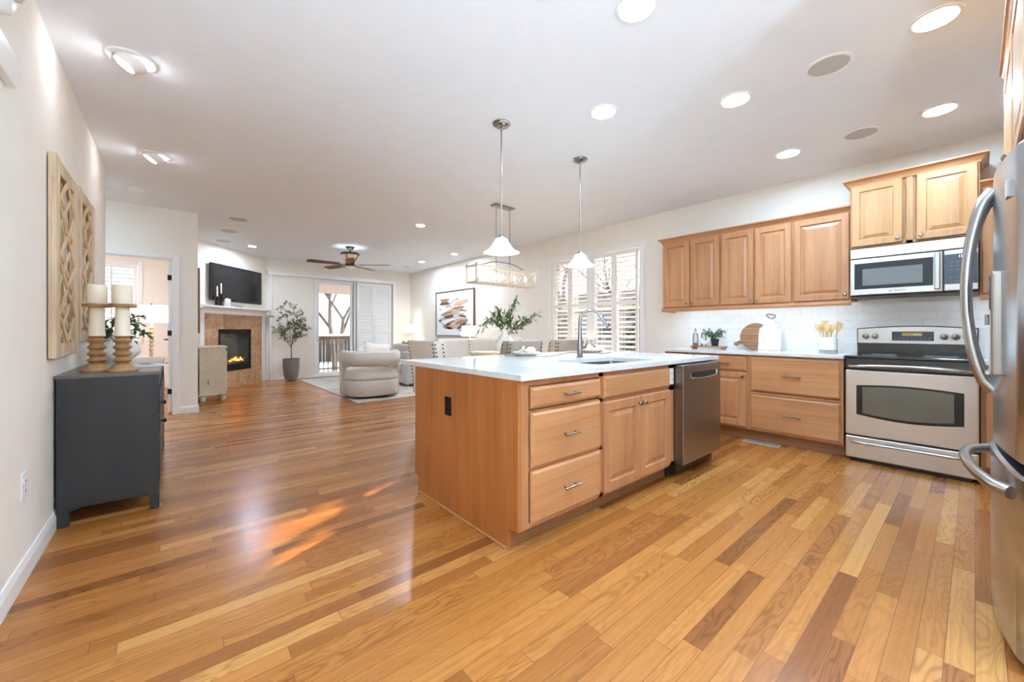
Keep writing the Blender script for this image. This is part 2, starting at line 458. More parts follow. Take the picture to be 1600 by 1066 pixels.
# ------------------------------------------------------------------ shell
bm = BM(); box(bm, -2.8, 5.3, -4.0, 10.75, -.12, 0); struct('floor', bm, 'oak_floor')
bm = BM(); box(bm, -2.8, 5.3, -4.0, 10.75, H, H + .12); struct('ceiling', bm, 'ceiling')
wall_y('wall_left', XL - .12, XL, -3.7, 5.70)
wall_x('wall_hall', -2.6, XL - .12, 5.58, 5.70)
wall_y('wall_hall_end', -2.72, -2.6, 5.70, 10.5)
DY = 7.05
wall_x('wall_bedroom', -2.6, .26, DY, DY + .12, [(-.86, 0.0, 0, 2.10)])
wall_y('wall_return', .14, .26, DY + .12, 8.95)
FA, FB = Vector((.26, 8.95)), Vector((1.62, 10.5))
fd = (FB - FA).normalized(); fang = math.degrees(math.atan2(fd.y, fd.x)); fn = Vector((fd.y, -fd.x))   # towards the room
bm = BM(); prism(bm, [tuple(FA), tuple(FB), tuple(FB - fn * .12), tuple(FA - fn * .12)], 0, H); struct('wall_fireplace', bm, 'wall')
wall_x('wall_patio', 1.62, 5.275, 10.5, 10.62, [(2.66, 3.56, 0, 2.38)])
wall_x('wall_bedroom_far', -2.6, 1.5, 10.5, 10.62, [(-1.25, -.52, .95, 2.40)], 'wall_bright')
wall_y('wall_right', XR, XR + .12, -.97, 10.5, [(3.16, 4.92, .62, 2.36)])
wall_x('wall_kitchen_back', 2.0, XR, -.97, -.85)
wall_y('wall_kitchen_side', 1.9, 2.0, -3.7, -.85)
wall_x('wall_rear', XL, 1.9, -3.82, -3.7, [(-.42, 1.8, .1, 2.5)])  # wide rear opening added so daylight can enter
# backsplash tile
bm = BM(); box(bm, XR - .008, XR - .0005, -.85, 2.47, .9145, 1.40); struct('wall_backsplash', bm, 'subway_tile')
# baseboards
def baseboard(name, a, b, n, mat='trim_white', h=.10, t=.014):
    a = Vector(a); b = Vector(b); d = (b - a); L = d.length
    m = Matrix.Translation((a.x, a.y, 0)) @ Matrix.Rotation(math.atan2(d.y, d.x), 4, 'Z')
    s = -1 if Vector((d.y, -d.x)).dot(Vector(n)) > 0 else 1
    bm = BM(); prof = [(0, 0), (s * t, 0), (s * t, h * .72), (s * t * .45, h), (0, h)]
    va = [bm.verts.new((0, y, z)) for y, z in prof]; vb = [bm.verts.new((L, y, z)) for y, z in prof]
    k = len(prof); bm.faces.new(va); bm.faces.new(vb)
    for i in range(k): bm.faces.new((va[i], va[(i + 1) % k], vb[(i + 1) % k], vb[i]))
    bmesh.ops.transform(bm, matrix=m, verts=bm.verts)
    return struct(name, bm, mat)
baseboard('baseboard_left', (XL, -3.7), (XL, 5.70), (1, 0))
baseboard('baseboard_bedroom_wall', (.07, DY), (.26, DY), (0, -1))
baseboard('baseboard_return', (.26, DY), (.26, 8.95), (1, 0))
baseboard('baseboard_patio', (1.62, 10.5), (2.66, 10.5), (0, -1))
baseboard('baseboard_patio_right', (4.62, 10.5), (XR, 10.5), (0, -1))
baseboard('baseboard_right', (XR, 2.5), (XR, 10.5), (-1, 0))
baseboard('baseboard_bedroom_far', (-2.6, 10.5), (.2, 10.5), (0, -1))
# bedroom doorway casing and the open door leaf
def casing_x(name, xa, xb, za, zb, y, w=.065, t=.018, sill=False, mat='trim_white'):
    bm = BM()
    box(bm, xa - w, xa, y - t, y, za if not sill else za - w, zb + w, .004); box(bm, xb, xb + w, y - t, y, za if not sill else za - w, zb + w, .004)
    box(bm, xa, xb, y - t, y, zb, zb + w, .004)
    if sill: box(bm, xa, xb, y - t, y, za - w, za, .004)
    return struct(name, bm, mat)
casing_x('trim_1', -.86, 0.0, 0, 2.10, DY)
bm = BM()
box(bm, -.86, -.845, DY - .001, DY + .121, 0, 2.10); box(bm, -.015, 0, DY - .001, DY + .121, 0, 2.10); box(bm, -.845, -.015, DY - .001, DY + .121, 2.085, 2.10)
struct('trim_2', bm, 'trim_white')
bm = BM(); box(bm, -.052, -.017, DY + .125, DY + .93, .01, 2.08, .003)
door = struct('door_1', bm, 'trim_white'); lab(door, 'white bedroom door standing open, seen edge-on')
for z in (.30, 1.10, 1.86):
    bm = BM(); box(bm, -.053, -.016, DY + .112, DY + .1245, z - .035, z + .035, .002); cyl(bm, (-.056, DY + .115, z - .038), (-.056, DY + .115, z + .038), .004)
    obj('hinge', bm, 'black_metal', door)
bm = BM(); cyl(bm, (-.052, DY + .86, 1.0), (-.10, DY + .86, 1.0), .011); box(bm, -.105, -.09, DY + .75, DY + .87, .99, 1.01, .004); obj('door_handle', bm, 'dark_bronze', door, True)

# ------------------------------------------------------------------ shutters / windows
def slats(bm, xa, xb, za, zb, pitch, wid, tilt, y=0, th=.007):
    n = max(1, int(round((zb - za) / pitch))); st = (zb - za) / n
    for k in range(n):
        z = za + (k + .5) * st
        m = Matrix.Translation(((xa + xb) / 2, y, z)) @ Matrix.Rotation(R(tilt), 4, 'X')
        box(bm, -(xb - xa) / 2, (xb - xa) / 2, -wid / 2, wid / 2, -th / 2, th / 2, .0025, 1, mat=m)
def shutter_panel(parent, xa, xb, za, zb, mids, y, tilt, pitch=.072, wid=.062, st=.045, rail=.06, t=.026, name='shutter_panel'):
    bm = BM(); box(bm, xa, xa + st, y - t / 2, y + t / 2, za, zb, .003); box(bm, xb - st, xb, y - t / 2, y + t / 2, za, zb, .003)
    zs = [za] + list(mids) + [zb]
    for k, z in enumerate(zs):
        a, b = (z, z + rail) if k == 0 else ((z - rail, z) if k == len(zs) - 1 else (z - rail / 2, z + rail / 2))
        box(bm, xa + st, xb - st, y - t / 2, y + t / 2, a, b, .003)
    f = obj(name, bm, 'shutter_white', parent)
    for k in range(len(zs) - 1):
        a = zs[k] + (rail if k == 0 else rail / 2); b = zs[k + 1] - (rail if k == len(zs) - 2 else rail / 2)
        bm = BM(); slats(bm, xa + st + .002, xb - st - .002, a + .004, b - .004, pitch, wid, tilt, y)
        cyl(bm, ((xa + xb) / 2, y - wid / 2 - .004, a + .03), ((xa + xb) / 2, y - wid / 2 - .004, b - .03), .004, n=6) if tilt < 50 else None
        obj('louvers', bm, 'shutter_white', f)
    return f
# dining window in the right wall (local frame: x runs towards the kitchen, -y into the room)
win = thing('window_1', 'wide window with white plantation shutters on the right wall', 'window', (XR, 4.92, 0), -90)
win['kind'] = 'structure'
W_ = 1.76; ZA, ZB = .62, 2.36
bm = BM()
for a, b, c_, d in ((-.07, 0, ZA - .07, ZB + .07), (W_, W_ + .07, ZA - .07, ZB + .07), (0, W_, ZB, ZB + .07), (0, W_, ZA - .07, ZA)): box(bm, a, b, -.022, 0, c_, d, .004)
box(bm, .845, .905, -.03, .03, ZA, ZB, .004)
obj('window_casing', bm, 'trim_white', win)
for xa, xb in ((0.02, .433), (.433, .845), (.905, 1.322), (1.322, 1.74)):
    shutter_panel(win, xa + .002, xb - .002, ZA + .02, ZB - .02, [1.555], -.012, 24)
bm = BM()
for a, b in ((0, .03), (.86, .90), (W_ - .03, W_)): box(bm, a, b, .06, .115, ZA, ZB)
for a in (.43, 1.32): box(bm, a - .01, a + .01, .08, .1, ZA, ZB)
for z in (ZA, 1.46, ZB - .04): box(bm, 0, W_, .06, .115, z, z + .04)
for z in (1.05, 1.93): box(bm, 0, W_, .08, .1, z, z + .014)
obj('window_frame', bm, 'trim_white', win)
bm = BM(); box(bm, 0, W_, .088, .092, ZA, ZB); obj('pane', bm, 'pane_glass', win)
# bedroom window
win2 = thing('window_2', 'small shuttered window in the bedroom seen through the doorway', 'window', (-1.25, 10.5, 0), 0); win2['kind'] = 'structure'
bm = BM(); W2 = .73
for a, b, c_, d in ((-.07, 0, .88, 2.47), (W2, W2 + .07, .88, 2.47), (0, W2, 2.40, 2.47), (0, W2, .88, .95)): box(bm, a, b, -.022, 0, c_, d, .004)
obj('window_casing', bm, 'trim_white', win2)
shutter_panel(win2, .01, .72, .97, 2.38, [1.6], -.012, 14)
bm = BM(); box(bm, 0, W2, .088, .092, .95, 2.4); obj('pane', bm, 'pane_glass', win2)
bm = BM(); box(bm, 0, W2, .07, .11, 1.64, 1.68); box(bm, .355, .375, .08, .1, .95, 2.4); obj('window_frame', bm, 'trim_white', win2)
# unseen glazed opening behind the viewpoint, added to let in daylight
win3 = thing('window_added', 'wide glazed doors added in the unseen wall behind the viewpoint', 'window', (-.42, -3.7, 0), 0); win3['kind'] = 'structure'
bm = BM()
for a, b, c_, d in ((0, .05, .1, 2.5), (2.17, 2.22, .1, 2.5), (.05, 2.17, 2.45, 2.5), (.05, 2.17, .1, .15), (1.09, 1.13, .15, 2.45)): box(bm, a, b, -.1, 0, c_, d)
obj('window_frame', bm, 'trim_white', win3)
# patio door
pd = thing('door_2', 'sliding glass patio door with a white frame looking onto the snowy deck', 'door', (0, 10.5, 0), 0); pd['kind'] = 'structure'
bm = BM()
box(bm, 2.60, 2.66, -.03, .12, 0, 2.44, .004); box(bm, 3.56, 3.60, -.03, .12, 0, 2.44, .004); box(bm, 2.66, 3.56, .0, .12, 2.34, 2.38); box(bm, 2.66, 3.56, 0, .12, 0, .03)
obj('door_frame', bm, 'trim_white', pd)
bm = BM()
box(bm, 2.66, 2.735, .03, .075, .03, 2.34, .004); box(bm, 3.49, 3.56, .03, .075, .03, 2.34, .004); box(bm, 2.735, 3.49, .03, .075, 2.28, 2.34, .003); box(bm, 2.735, 3.49, .03, .075, .03, .09, .003)
sf = obj('sliding_sash', bm, 'trim_white', pd)
bm = BM(); box(bm, 2.735, 3.49, .05, .055, .09, 2.28); obj('pane', bm, 'pane_glass', pd)
bm = BM(); tube(bm, [(2.70, .03, .88), (2.70, -.03, .90), (2.70, -.04, 1.0), (2.70, -.03, 1.10), (2.70, .03, 1.12)], .012); box(bm, 2.68, 2.72, .02, .035, .86, 1.14, .004)
obj('door_handle', bm, 'white_plastic', pd, True)
# sliding shade panel, louvred shutter panels, valance (they stand in front of the wall)
ss = thing('sliding_shutter_set', 'white valance, flat beige panel and closed louvred panels around the patio door', 'shutter', (0, 10.5, 0))
bm = BM(); box(bm, 1.62, 4.66, -.13, -.001, 2.40, 2.48, .006); box(bm, 1.60, 4.68, -.15, -.001, 2.48, 2.50, .004); obj('valance', bm, 'trim_white', ss)
bm = BM(); box(bm, 1.66, 1.70, -.125, -.001, 0.001, 2.40, .003); obj('side_post', bm, 'trim_white', ss)
bm = BM(); box(bm, 4.59, 4.64, -.125, -.001, 0.001, 2.40, .003); obj('side_post', bm, 'trim_white', ss)
bm = BM(); box(bm, 1.70, 2.59, -.06, -.035, .02, 2.40, .003); lab(obj('shade_panel', bm, 'shade_beige', ss), 'flat beige sliding panel')
for a, b in ((3.62, 4.08), (4.08, 4.53)):
    shutter_panel(ss, a + .002, b - .002, .02, 2.38, [1.12], -.07, 66, .06, .064, .05, .1)
bm = BM(); box(bm, 1.70, 4.59, -.09, -.02, .001, .018); obj('floor_track', bm, 'trim_white', ss)

# ------------------------------------------------------------------ ceiling fittings
def downlight(x, y, r, label, glow='downlight_glow', group='round recessed lights over the kitchen'):
    t = thing('recessed_light', label, 'ceiling light', (x, y, H), 0, group)
    bm = BM(); lathe(bm, [(r + .022, 0), (r + .020, -.006), (r + .004, -.008), (r, -.002), (r, 0)], 36, cap=False); obj('trim_ring', bm, 'trim_white', t, True)
    bm = BM(); lathe(bm, [(0.0005, -.0045), (r, -.0045), (r, -.001), (.0005, -.001)], 36); obj('diffuser', bm, glow, t, False)
    return t
KL = [(1.775, 1.11, 'recessed light cut by the top edge of the view'), (2.441, 1.803, 'recessed light beside the taller pendant, left of the kitchen row'),
      (3.017, 1.10, 'recessed light in the middle of the kitchen ceiling, left of the large speaker'), (4.306, 1.12, 'recessed light nearest the long row of wall cabinets'),
      (3.026, .135, 'large bright recessed light at top right near the fridge'), (4.301, .17, 'recessed light above the cooker, nearest the fridge cabinet')]
for x, y, s in KL: downlight(x, y, .082, s)
for x, y, s in [(1.164, 9.12, 'small lit recessed light above the television'), (2.916, 5.594, 'small lit recessed light between chandelier and ceiling fan'),
                (4.491, 8.552, 'small lit recessed light right of the ceiling fan'), (4.569, 7.237, 'small lit recessed light near the right wall above the sofa')]:
    downlight(x, y, .055, s, 'downlight_small', 'small recessed lights in the living room')
for x, y, s in [(-1.2, 8.6, 'added unseen recessed light in the bedroom'), (.6, -1.8, 'added recessed light in the room behind the viewpoint'), (.5, .45, 'added unseen recessed light above the viewpoint'), (.5, -.7, 'added recessed light just behind the viewpoint'), (-1.45, 6.38, 'added recessed light in the side hallway, hidden by the left wall')]:  # unseen ceiling lights added to brighten bedroom, hallway and foreground
    downlight(x, y, .082, s, 'bedroom_fill_glow' if x < -1 and y > 7 else 'downlight_glow', 'added recessed lights out of view')
def eyeball(x, y, r, label):
    t = thing('eyeball_light', label, 'ceiling light', (x, y, H), 0, 'tilted wall-washing lights along the left wall')
    bm = BM(); lathe(bm, [(r + .03, 0), (r + .026, -.008), (r + .002, -.012), (r, -.002), (r, 0)], 36, cap=False); obj('trim_ring', bm, 'trim_white', t, True)
    m = Matrix.Translation((0, 0, .006)) @ Matrix.Rotation(R(33), 4, 'Y')
    bm = BM(); lathe(bm, [(r * .99 * math.cos(a), -r * .75 * math.sin(a)) for a in [k * .16 for k in range(6)]] + [(r * .62, -r * .72), (r * .6, -.03)], 32, mat=m, cap=False); obj('eyeball', bm, 'trim_white', t, True)
    bm = BM(); lathe(bm, [(.001, -r * .66), (r * .60, -r * .66), (r * .6, -r * .6), (.001, -r * .6)], 28, mat=m); obj('lamp_face', bm, 'eyeball_glow', t)
eyeball(-.19, 3.30, .085, 'nearer tilted eyeball light by the left wall')
eyeball(-.13, 4.97, .085, 'farther tilted eyeball light by the left wall, smaller in view')
def speaker(x, y, r, label, group):
    t = thing('ceiling_speaker', label, 'speaker', (x, y, H), 0, group)
    bm = BM(); lathe(bm, [(r, 0), (r, -.006), (r - .014, -.009), (r - .016, 0)], 40, cap=False); obj('speaker_ring', bm, 'trim_white', t, True)
    bm = BM(); lathe(bm, [(.001, -.006), (r - .016, -.006), (r - .016, 0), (.001, 0)], 40); obj('speaker_grille', bm, 'grille_grey', t)
g = 'round grey ceiling speakers in the kitchen'
speaker(3.06, .585, .118, 'large round ceiling speaker between the two rows of kitchen lights', g)
speaker(4.32, .615, .118, 'smaller looking ceiling speaker above the long wall cabinets', g)
g = 'flat speakers in the living room ceiling'
speaker(.72, 7.02, .13, 'nearest of three flat ceiling speakers left of the fan', g)
speaker(.70, 7.95, .13, 'middle one of three flat ceiling speakers left of the fan', g)
speaker(.70, 8.90, .13, 'farthest of three flat ceiling speakers, against the fireplace wall', g)
speaker(4.55, 9.5, .12, 'flat ceiling speaker in the far right corner', g)
t = thing('smoke_detector', 'white smoke detector on the hallway ceiling by the doorway', 'smoke detector', (-.33, 6.28, H))
bm = BM(); lathe(bm, [(.07, 0), (.07, -.018), (.055, -.036), (.01, -.04)], 28); obj('detector_body', bm, 'white_plastic', t, True)
bm = BM(); lathe(bm, [(.02, -.041), (.02, -.046)], 16); obj('test_button', bm, 'white_plastic', t)
bm = BM(); box(bm, -1.05, -.55, 6.45, 6.75, H - .008, H, .002); slats(bm, -1.03, -.57, H - .02, H - .006, .02, .001, 0) if False else None
tag(obj('air_vent', bm, 'trim_white'), 'white flat ceiling vent in the hallway', 'vent')
# fittings on the left wall at the picture's edge
t = thing('door_chime', 'white rectangular chime box high on the left wall', 'chime', (XL, 2.5, 0))
bm = BM(); box(bm, .001, .028, -.20, .085, 2.14, 2.275, .004); obj('cover', bm, 'white_plastic', t)
t = thing('alarm_siren', 'round white alarm dome at the top left edge', 'alarm', (XL, 2.44, 2.455))
m = Matrix.Rotation(R(90), 4, 'Y')
bm = BM(); lathe(bm, [(.085, .001), (.085, .03), (.06, .045), (.02, .05)], 30, mat=m); obj('alarm_base', bm, 'white_plastic', t, True)
bm = BM(); lathe(bm, [(.03, .045), (.028, .065), (.01, .075)], 20, mat=m); obj('lens', bm, 'grille_grey', t, True)
def outlet(loc, rz, label, mat='white_plastic', cat='outlet', w=.072, h=.118, dk='trim_white'):
    t = thing('wall_outlet', label, cat, loc, rz)
    bm = BM(); box(bm, -w / 2, w / 2, -.006, -.0003, -h / 2, h / 2, .002); obj('cover_plate', bm, mat, t)
    for z in (-.022, .022):
        bm = BM(); box(bm, -.016, .016, -.0085, -.0061, z - .014, z + .014, .0025)
        sck = obj('socket', bm, dk, t)
        bm = BM(); box(bm, -.007, -.005, -.0095, -.0086, z - .004, z + .006); box(bm, .005, .007, -.0095, -.0086, z - .004, z + .006); cyl(bm, (0, -.0095, z - .009), (0, -.0086, z - .009), .0022, n=8); obj('slot', bm, 'dark_void', sck)
    return t
outlet((XL, 2.82, .43), 90, 'white electrical outlet low on the left wall near the dresser')
# floor register
t = thing('floor_register', 'flat metal floor vent in front of the drawer cabinet', 'floor vent', (4.50, 1.40, 0), 0)
bm = BM(); box(bm, -.055, .055, -.16, .16, 0.0005, .005, .002); obj('vent_frame', bm, 'tray_grey', t)
bm = BM()
for k in range(26): box(bm, -.035, .035, -.145 + k * .0115, -.145 + k * .0115 + .005, .0052, .0062)
obj('vent_slots', bm, 'dark_void', t)

# ------------------------------------------------------------------ cabinetry (front faces -y locally)
DOOR_P = [(0, 0), (0, -.014), (.004, -.020), (.056, -.020), (.061, -.009), (.068, -.008), (.098, -.0185), (.101, -.0185)]
DRAW_P = [(0, 0), (0, -.011), (.003, -.012), (.015, -.0205), (.018, -.0205)]
def knob(parent, x, z, y=-.019, mat='nickel'):
    m = Matrix.Translation((x, y, z)) @ Matrix.Rotation(R(90), 4, 'X')
    bm = BM(); lathe(bm, [(.006, 0), (.005, .012), (.013, .017), (.0155, .023), (.012, .028), (.003, .030)], 20, mat=m)
    return obj('knob', bm, mat, parent, True)
def pull(parent, x, z, y=-.0195, L=.125, mat='nickel'):
    bm = BM(); tube(bm, [(x - L / 2, y - .030, z), (x + L / 2, y - .030, z)], .0062, 10)
    for s in (-1, 1): cyl(bm, (x + s * L * .34, y, z), (x + s * L * .34, y - .03, z), .005, n=10)
    return obj('handle', bm, mat, parent, True)
def cab_door(parent, x, z, w, h, kx, kz, mat='maple', y=0, km='nickel'):
    bm = BM(); rings_front(bm, w, h, DOOR_P, 0, 0)
    d = obj('door', bm, mat, parent, loc=(x, y, z))
    if kx is not None: knob(d, kx - x, kz - z, mat=km)
    return d
def drawer(parent, x, z, w, h, mat='maple_h', y=0, pulls=True, pm='nickel', L=.125):
    bm = BM(); rings_front(bm, w, h, DRAW_P, 0, 0)
    d = obj('drawer', bm, mat, parent, loc=(x, y, z))
    if pulls: pull(d, w / 2, h / 2, L=L, mat=pm)
    return d
def face_frame(bm, w, z0, z1, y=0, st=.03, rails=(), t=.019):
    box(bm, 0, st, y, y + t, z0, z1); box(bm, w - st, w, y, y + t, z0, z1)
    box(bm, st, w - st, y, y + t, z0, z0 + st); box(bm, st, w - st, y, y + t, z1 - st, z1)
    for z in rails: box(bm, st, w - st, y, y + t, z - .012, z + .012)
def crown(parent, w, z, out=.045, h=.06, el=0, er=0, d=.3, mat='maple_h', side=False):
    prof = [(0, z), (-.006, z), (-.010, z + h * .22), (-.022, z + h * .5), (-out * .75, z + h * .74), (-out, z + h * .8), (-out, z + h), (0, z + h)]
    bm = BM(); sweep_x(bm, prof, 0, w, el, er)
    for s, e in ((-1, el), (1, er)):
        if e and side:   # return along the cabinet's side
            x = 0 if s < 0 else w
            p1 = [bm.verts.new((x + s * (-y), y, zz)) for y, zz in prof]; p2 = [bm.verts.new((x + s * (-y), d, zz)) for y, zz in prof]
            k = len(prof)
            for i in range(k): bm.faces.new((p1[i], p1[(i + 1) % k], p2[(i + 1) % k], p2[i]))
            bm.faces.new(p2); bm.faces.new(p1)
    return obj('crown_moulding', bm, mat, parent)

# --- island
isl = thing('island_cabinet', 'maple kitchen island cabinet with three drawers and a double door', 'cabinet', (1.3231, 1.5034, 0), 0)
IW, ID = 1.594, 1.1126
bm = BM()
box(bm, .02, IW, .02, ID, .11, .64); box(bm, .02, .74, .02, ID, .64, .878); box(bm, 1.54, IW, .02, ID, .64, .878); box(bm, .74, 1.54, .02, .06, .64, .878); box(bm, .74, 1.54, .54, ID, .64, .878)
box(bm, .02, 2.30, .60, ID, .0005, .878)
obj('body', bm, 'maple', isl)
bm = BM()   # end panel with notches for the toe kick, front-left stile post
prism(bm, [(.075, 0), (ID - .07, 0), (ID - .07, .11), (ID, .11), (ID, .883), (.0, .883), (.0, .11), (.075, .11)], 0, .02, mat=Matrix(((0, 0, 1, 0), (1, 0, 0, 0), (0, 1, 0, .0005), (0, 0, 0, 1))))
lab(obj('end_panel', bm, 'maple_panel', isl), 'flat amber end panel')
bm = BM(); box(bm, .0201, .075, -.001, .019, .11, .883, .002); box(bm, .075, IW, 0, .019, .11, .14); box(bm, .075, IW, 0, .019, .853, .883); box(bm, .075, .70, 0, .019, .695, .720); box(bm, .075, .70, 0, .019, .403, .425); box(bm, .70, IW, 0, .019, .685, .72); box(bm, .665, .705, 0, .019, .11, .883)
box(bm, 1.515, IW, 0, .019, .11, .883)
obj('face_frame', bm, 'maple', isl)
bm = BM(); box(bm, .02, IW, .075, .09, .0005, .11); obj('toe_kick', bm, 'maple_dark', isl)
bm = BM(); tube(bm, [(-.006, .08, .006), (-.006, ID - .07, .006)], .006, 8); lab(obj('shoe_moulding', bm, 'maple', isl), 'thin rounded moulding at the foot of the end panel')
drawer(isl, .082, .733, .580, .110); drawer(isl, .082, .420, .580, .290); drawer(isl, .082, .132, .580, .275)
lab(drawer(isl, .698, .715, .812, .140, pulls=False), 'false drawer front without a handle')
cab_door(isl, .698, .132, .403, .560, .698 + .403 - .025, .132 + .515); cab_door(isl, .698 + .409, .132, .403, .560, .698 + .409 + .025, .132 + .515)
bm = BM(); face_frame(bm, .02, .11, .11) if False else None
box(bm, 2.27, 2.29, 0, .60, .0005, .883); obj('far_end_panel', bm, 'maple', isl)
# island worktop with undermount sink opening
bm = BM()
cx0, cx1, cy0, cy1, zt0, zt1 = 1.318, 3.668, 1.474, 2.845, .884, .914
sx0, sx1, sy0, sy1 = 2.12, 2.80, 1.60, 2.00
def slab_hole(bm, o_, i_, z0, z1, rad=.05, bev=.003):
    ox0, ox1, oy0, oy1 = o_; ix0, ix1, iy0, iy1 = i_
    inner = []
    for (cx, cy, a0) in ((ix1 - rad, iy1 - rad, 0), (ix0 + rad, iy1 - rad, 90), (ix0 + rad, iy0 + rad, 180), (ix1 - rad, iy0 + rad, 270)):
        for k in range(7): a = R(a0 + 15 * k); inner.append((cx + rad * math.cos(a), cy + rad * math.sin(a)))
    outer = [(ox1, oy1), (ox0, oy1), (ox0, oy0), (ox1, oy0)]
    for z, flip in ((z0, True), (z1, False)):
        vi = [bm.verts.new((x, y, z)) for x, y in inner]; vo = [bm.verts.new((x, y, z)) for x, y in outer]
        for q in range(4):
            seg = vi[q * 7:q * 7 + 7]
            for a, b in zip(seg, seg[1:]): bm.faces.new((a, b, vo[q]))
            bm.faces.new((vi[q * 7 + 6], vi[(q * 7 + 7) % 28], vo[(q + 1) % 4], vo[q]))
        if flip: bi, bo = vi, vo
    for k in range(28): bm.faces.new((bi[k], bi[(k + 1) % 28], vi[(k + 1) % 28], vi[k]))
    for k in range(4): bm.faces.new((bo[k], bo[(k + 1) % 4], vo[(k + 1) % 4], vo[k]))
slab_hole(bm, (cx0, cx1, cy0, cy1), (sx0, sx1, sy0, sy1), zt0, zt1)
tag(obj('island_worktop', bm, 'quartz'), 'white quartz worktop of the island with a sink cut-out', 'worktop')
t = thing('sink', 'stainless steel undermount sink in the island worktop', 'sink', (2.46, 1.80, .884))
def bowl_mesh(w, d, h, r, n=7):
    bm = BM(); loops = []
    for (ins, z) in ((-.012, -.0005), (0.0, -.001), (.004, -.03), (.012, -h + .03), (.04, -h), ):
        L = []
        for (sx, sy, a0) in ((1, 1, 0), (-1, 1, 90), (-1, -1, 180), (1, -1, 270)):
            for k in range(n):
                a = R(a0 + 90 * k / (n - 1)); L.append(bm.verts.new((sx * (w / 2 - ins - r) + r * math.cos(a), sy * (d / 2 - ins - r) + r * math.sin(a), z)))
        loops.append(L)
    for a, b in zip(loops, loops[1:]):
        for k in range(len(a)): bm.faces.new((a[k], a[(k + 1) % len(a)], b[(k + 1) % len(a)], b[k]))
    bm.faces.new(loops[-1]); return bm
obj('sink_bowl', bowl_mesh(.68, .40, .21, .05), 'steel_sink', t, True)
bm = BM(); lathe(bm, [(.045, -.2095), (.04, -.205), (.015, -.207)], 24); obj('drain', bm, 'chrome', t, True)
# faucet
t = thing('kitchen_faucet', 'tall chrome pull-down faucet on the island behind the sink', 'faucet', (2.545, 2.115, .9145), 0)
fa_ = Vector((.72, -.69)).normalized()
bm = BM(); lathe(bm, [(.031, 0), (.031, .006), (.024, .012), (.0235, .10), (.019, .125), (.0155, .25), (.0135, .285)], 28); obj('faucet_body', bm, 'chrome', t, True)
arc = [(0, 0, .275)]
for k in range(15):
    a = PI - k * (PI * .83) / 14; rr = .088
    arc.append((fa_.x * (rr + rr * math.cos(a)), fa_.y * (rr + rr * math.cos(a)), .30 + rr * math.sin(a)))
bm = BM(); tube(bm, arc, .0125, 14); obj('spout', bm, 'chrome', t, True)
e0 = Vector(arc[-1]); dd = (Vector(arc[-1]) - Vector(arc[-2])).normalized()
bm = BM(); m = Matrix.Translation(e0) @ dd.to_track_quat('Z', 'Y').to_matrix().to_4x4()
lathe(bm, [(.0135, -.005), (.0145, .0), (.016, .04), (.022, .105), (.021, .115), (.012, .117)], 24, mat=m); obj('spray_head', bm, 'chrome', t, True)
bm = BM(); cyl(bm, (.02, .0, .075), (.055, .0, .078), .016, .014); tube(bm, [(.05, 0, .08), (.075, .0, .085), (.088, .0, .115), (.092, 0, .150)], [.010, .008, .006, .005], 10); obj('lever', bm, 'chrome', t, True)
# outlets on the island
outlet((1.3231, 2.167, .660), -90, 'black outlet on the amber end panel of the island', 'black_plastic', dk='black_plastic')
outlet((2.877, 1.5034, .79), 0, 'white outlet on the island beside the dishwasher', w=.06)
# dishwasher
t = thing('dishwasher', 'stainless steel dishwasher at the far end of the island', 'dishwasher', (2.925, 1.5034, 0))
bm = BM(); box(bm, .004, .66, .03, .57, .10, .874); obj('tub', bm, 'black_plastic', t)
bm = BM(); box(bm, 0.0, .664, -.075, .03, .115, .874, .008, 3)
dw = obj('door', bm, 'steel_dw', t)
bm = BM(); hx0, hx1, hz = .10, .565, .775
pr = [(hx0, hz + .035)] + [(hx0 + (hx1 - hx0) * k / 10, hz - .012 * math.sin(PI * k / 10)) for k in range(11)] + [(hx1, hz + .035)]
prism(bm, pr, 0, .004, mat=Matrix(((1, 0, 0, 0), (0, 0, -1, -.0752), (0, 1, 0, 0), (0, 0, 0, 1))))
hd = obj('pocket_handle', bm, 'dark_void', dw)
bm = BM(); tube(bm, [(hx0 - .006, -.080, hz + .036)] + [(x, -.082, z - .004) for x, z in pr[1:-1]] + [(hx1 + .006, -.080, hz + .036)], .0075, 8)
lab(obj('handle_lip', bm, 'handle_steel', dw, True), 'curved steel lip of the pocket handle')
bm = BM(); box(bm, .02, .62, .0, .09, .03, .10); box(bm, .0, .60, .05, .09, 0.0005, .11); obj('toe_panel', bm, 'black_plastic', t)

# --- right wall base cabinets. local x = towards -Y world, origin at (x, y_high)
def base_cab(yh, w, label, kind, fx=4.5452):
    t = thing('base_cabinet', label, 'cabinet', (fx, yh, 0), -90, 'base cabinets along the right wall')
    bm = BM(); box(bm, .001, w - .001, .0191, .605, .11, .883); obj('body', bm, 'maple', t)
    bm = BM(); face_frame(bm, w, .11, .883, 0, .03, (.70,) if kind == 'door' else (.497,)); obj('face_frame', bm, 'maple', t)
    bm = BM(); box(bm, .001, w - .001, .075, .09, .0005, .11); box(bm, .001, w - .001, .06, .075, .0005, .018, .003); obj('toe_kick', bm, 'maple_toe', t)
    if kind == 'door':
        drawer(t, .022, .715, w - .044, .148, pm='bronze_pull'); cab_door(t, .022, .132, w - .044, .562, w - .05, .655)
    elif kind == 'drawers':
        drawer(t, .018, .518, w - .036, .345, pm='bronze_pull', L=.15); drawer(t, .018, .130, w - .036, .350, pm='bronze_pull', L=.15)
    return t
base_cab(1.527, .765, 'wide two-drawer maple base cabinet left of the cooker', 'drawers')
base_cab(2.00, .472, 'narrow maple base cabinet with a drawer over a door, just past the dishwasher', 'door')
base_cab(2.45, .448, 'maple base cabinet at the window end of the counter, hidden behind the island', 'door')
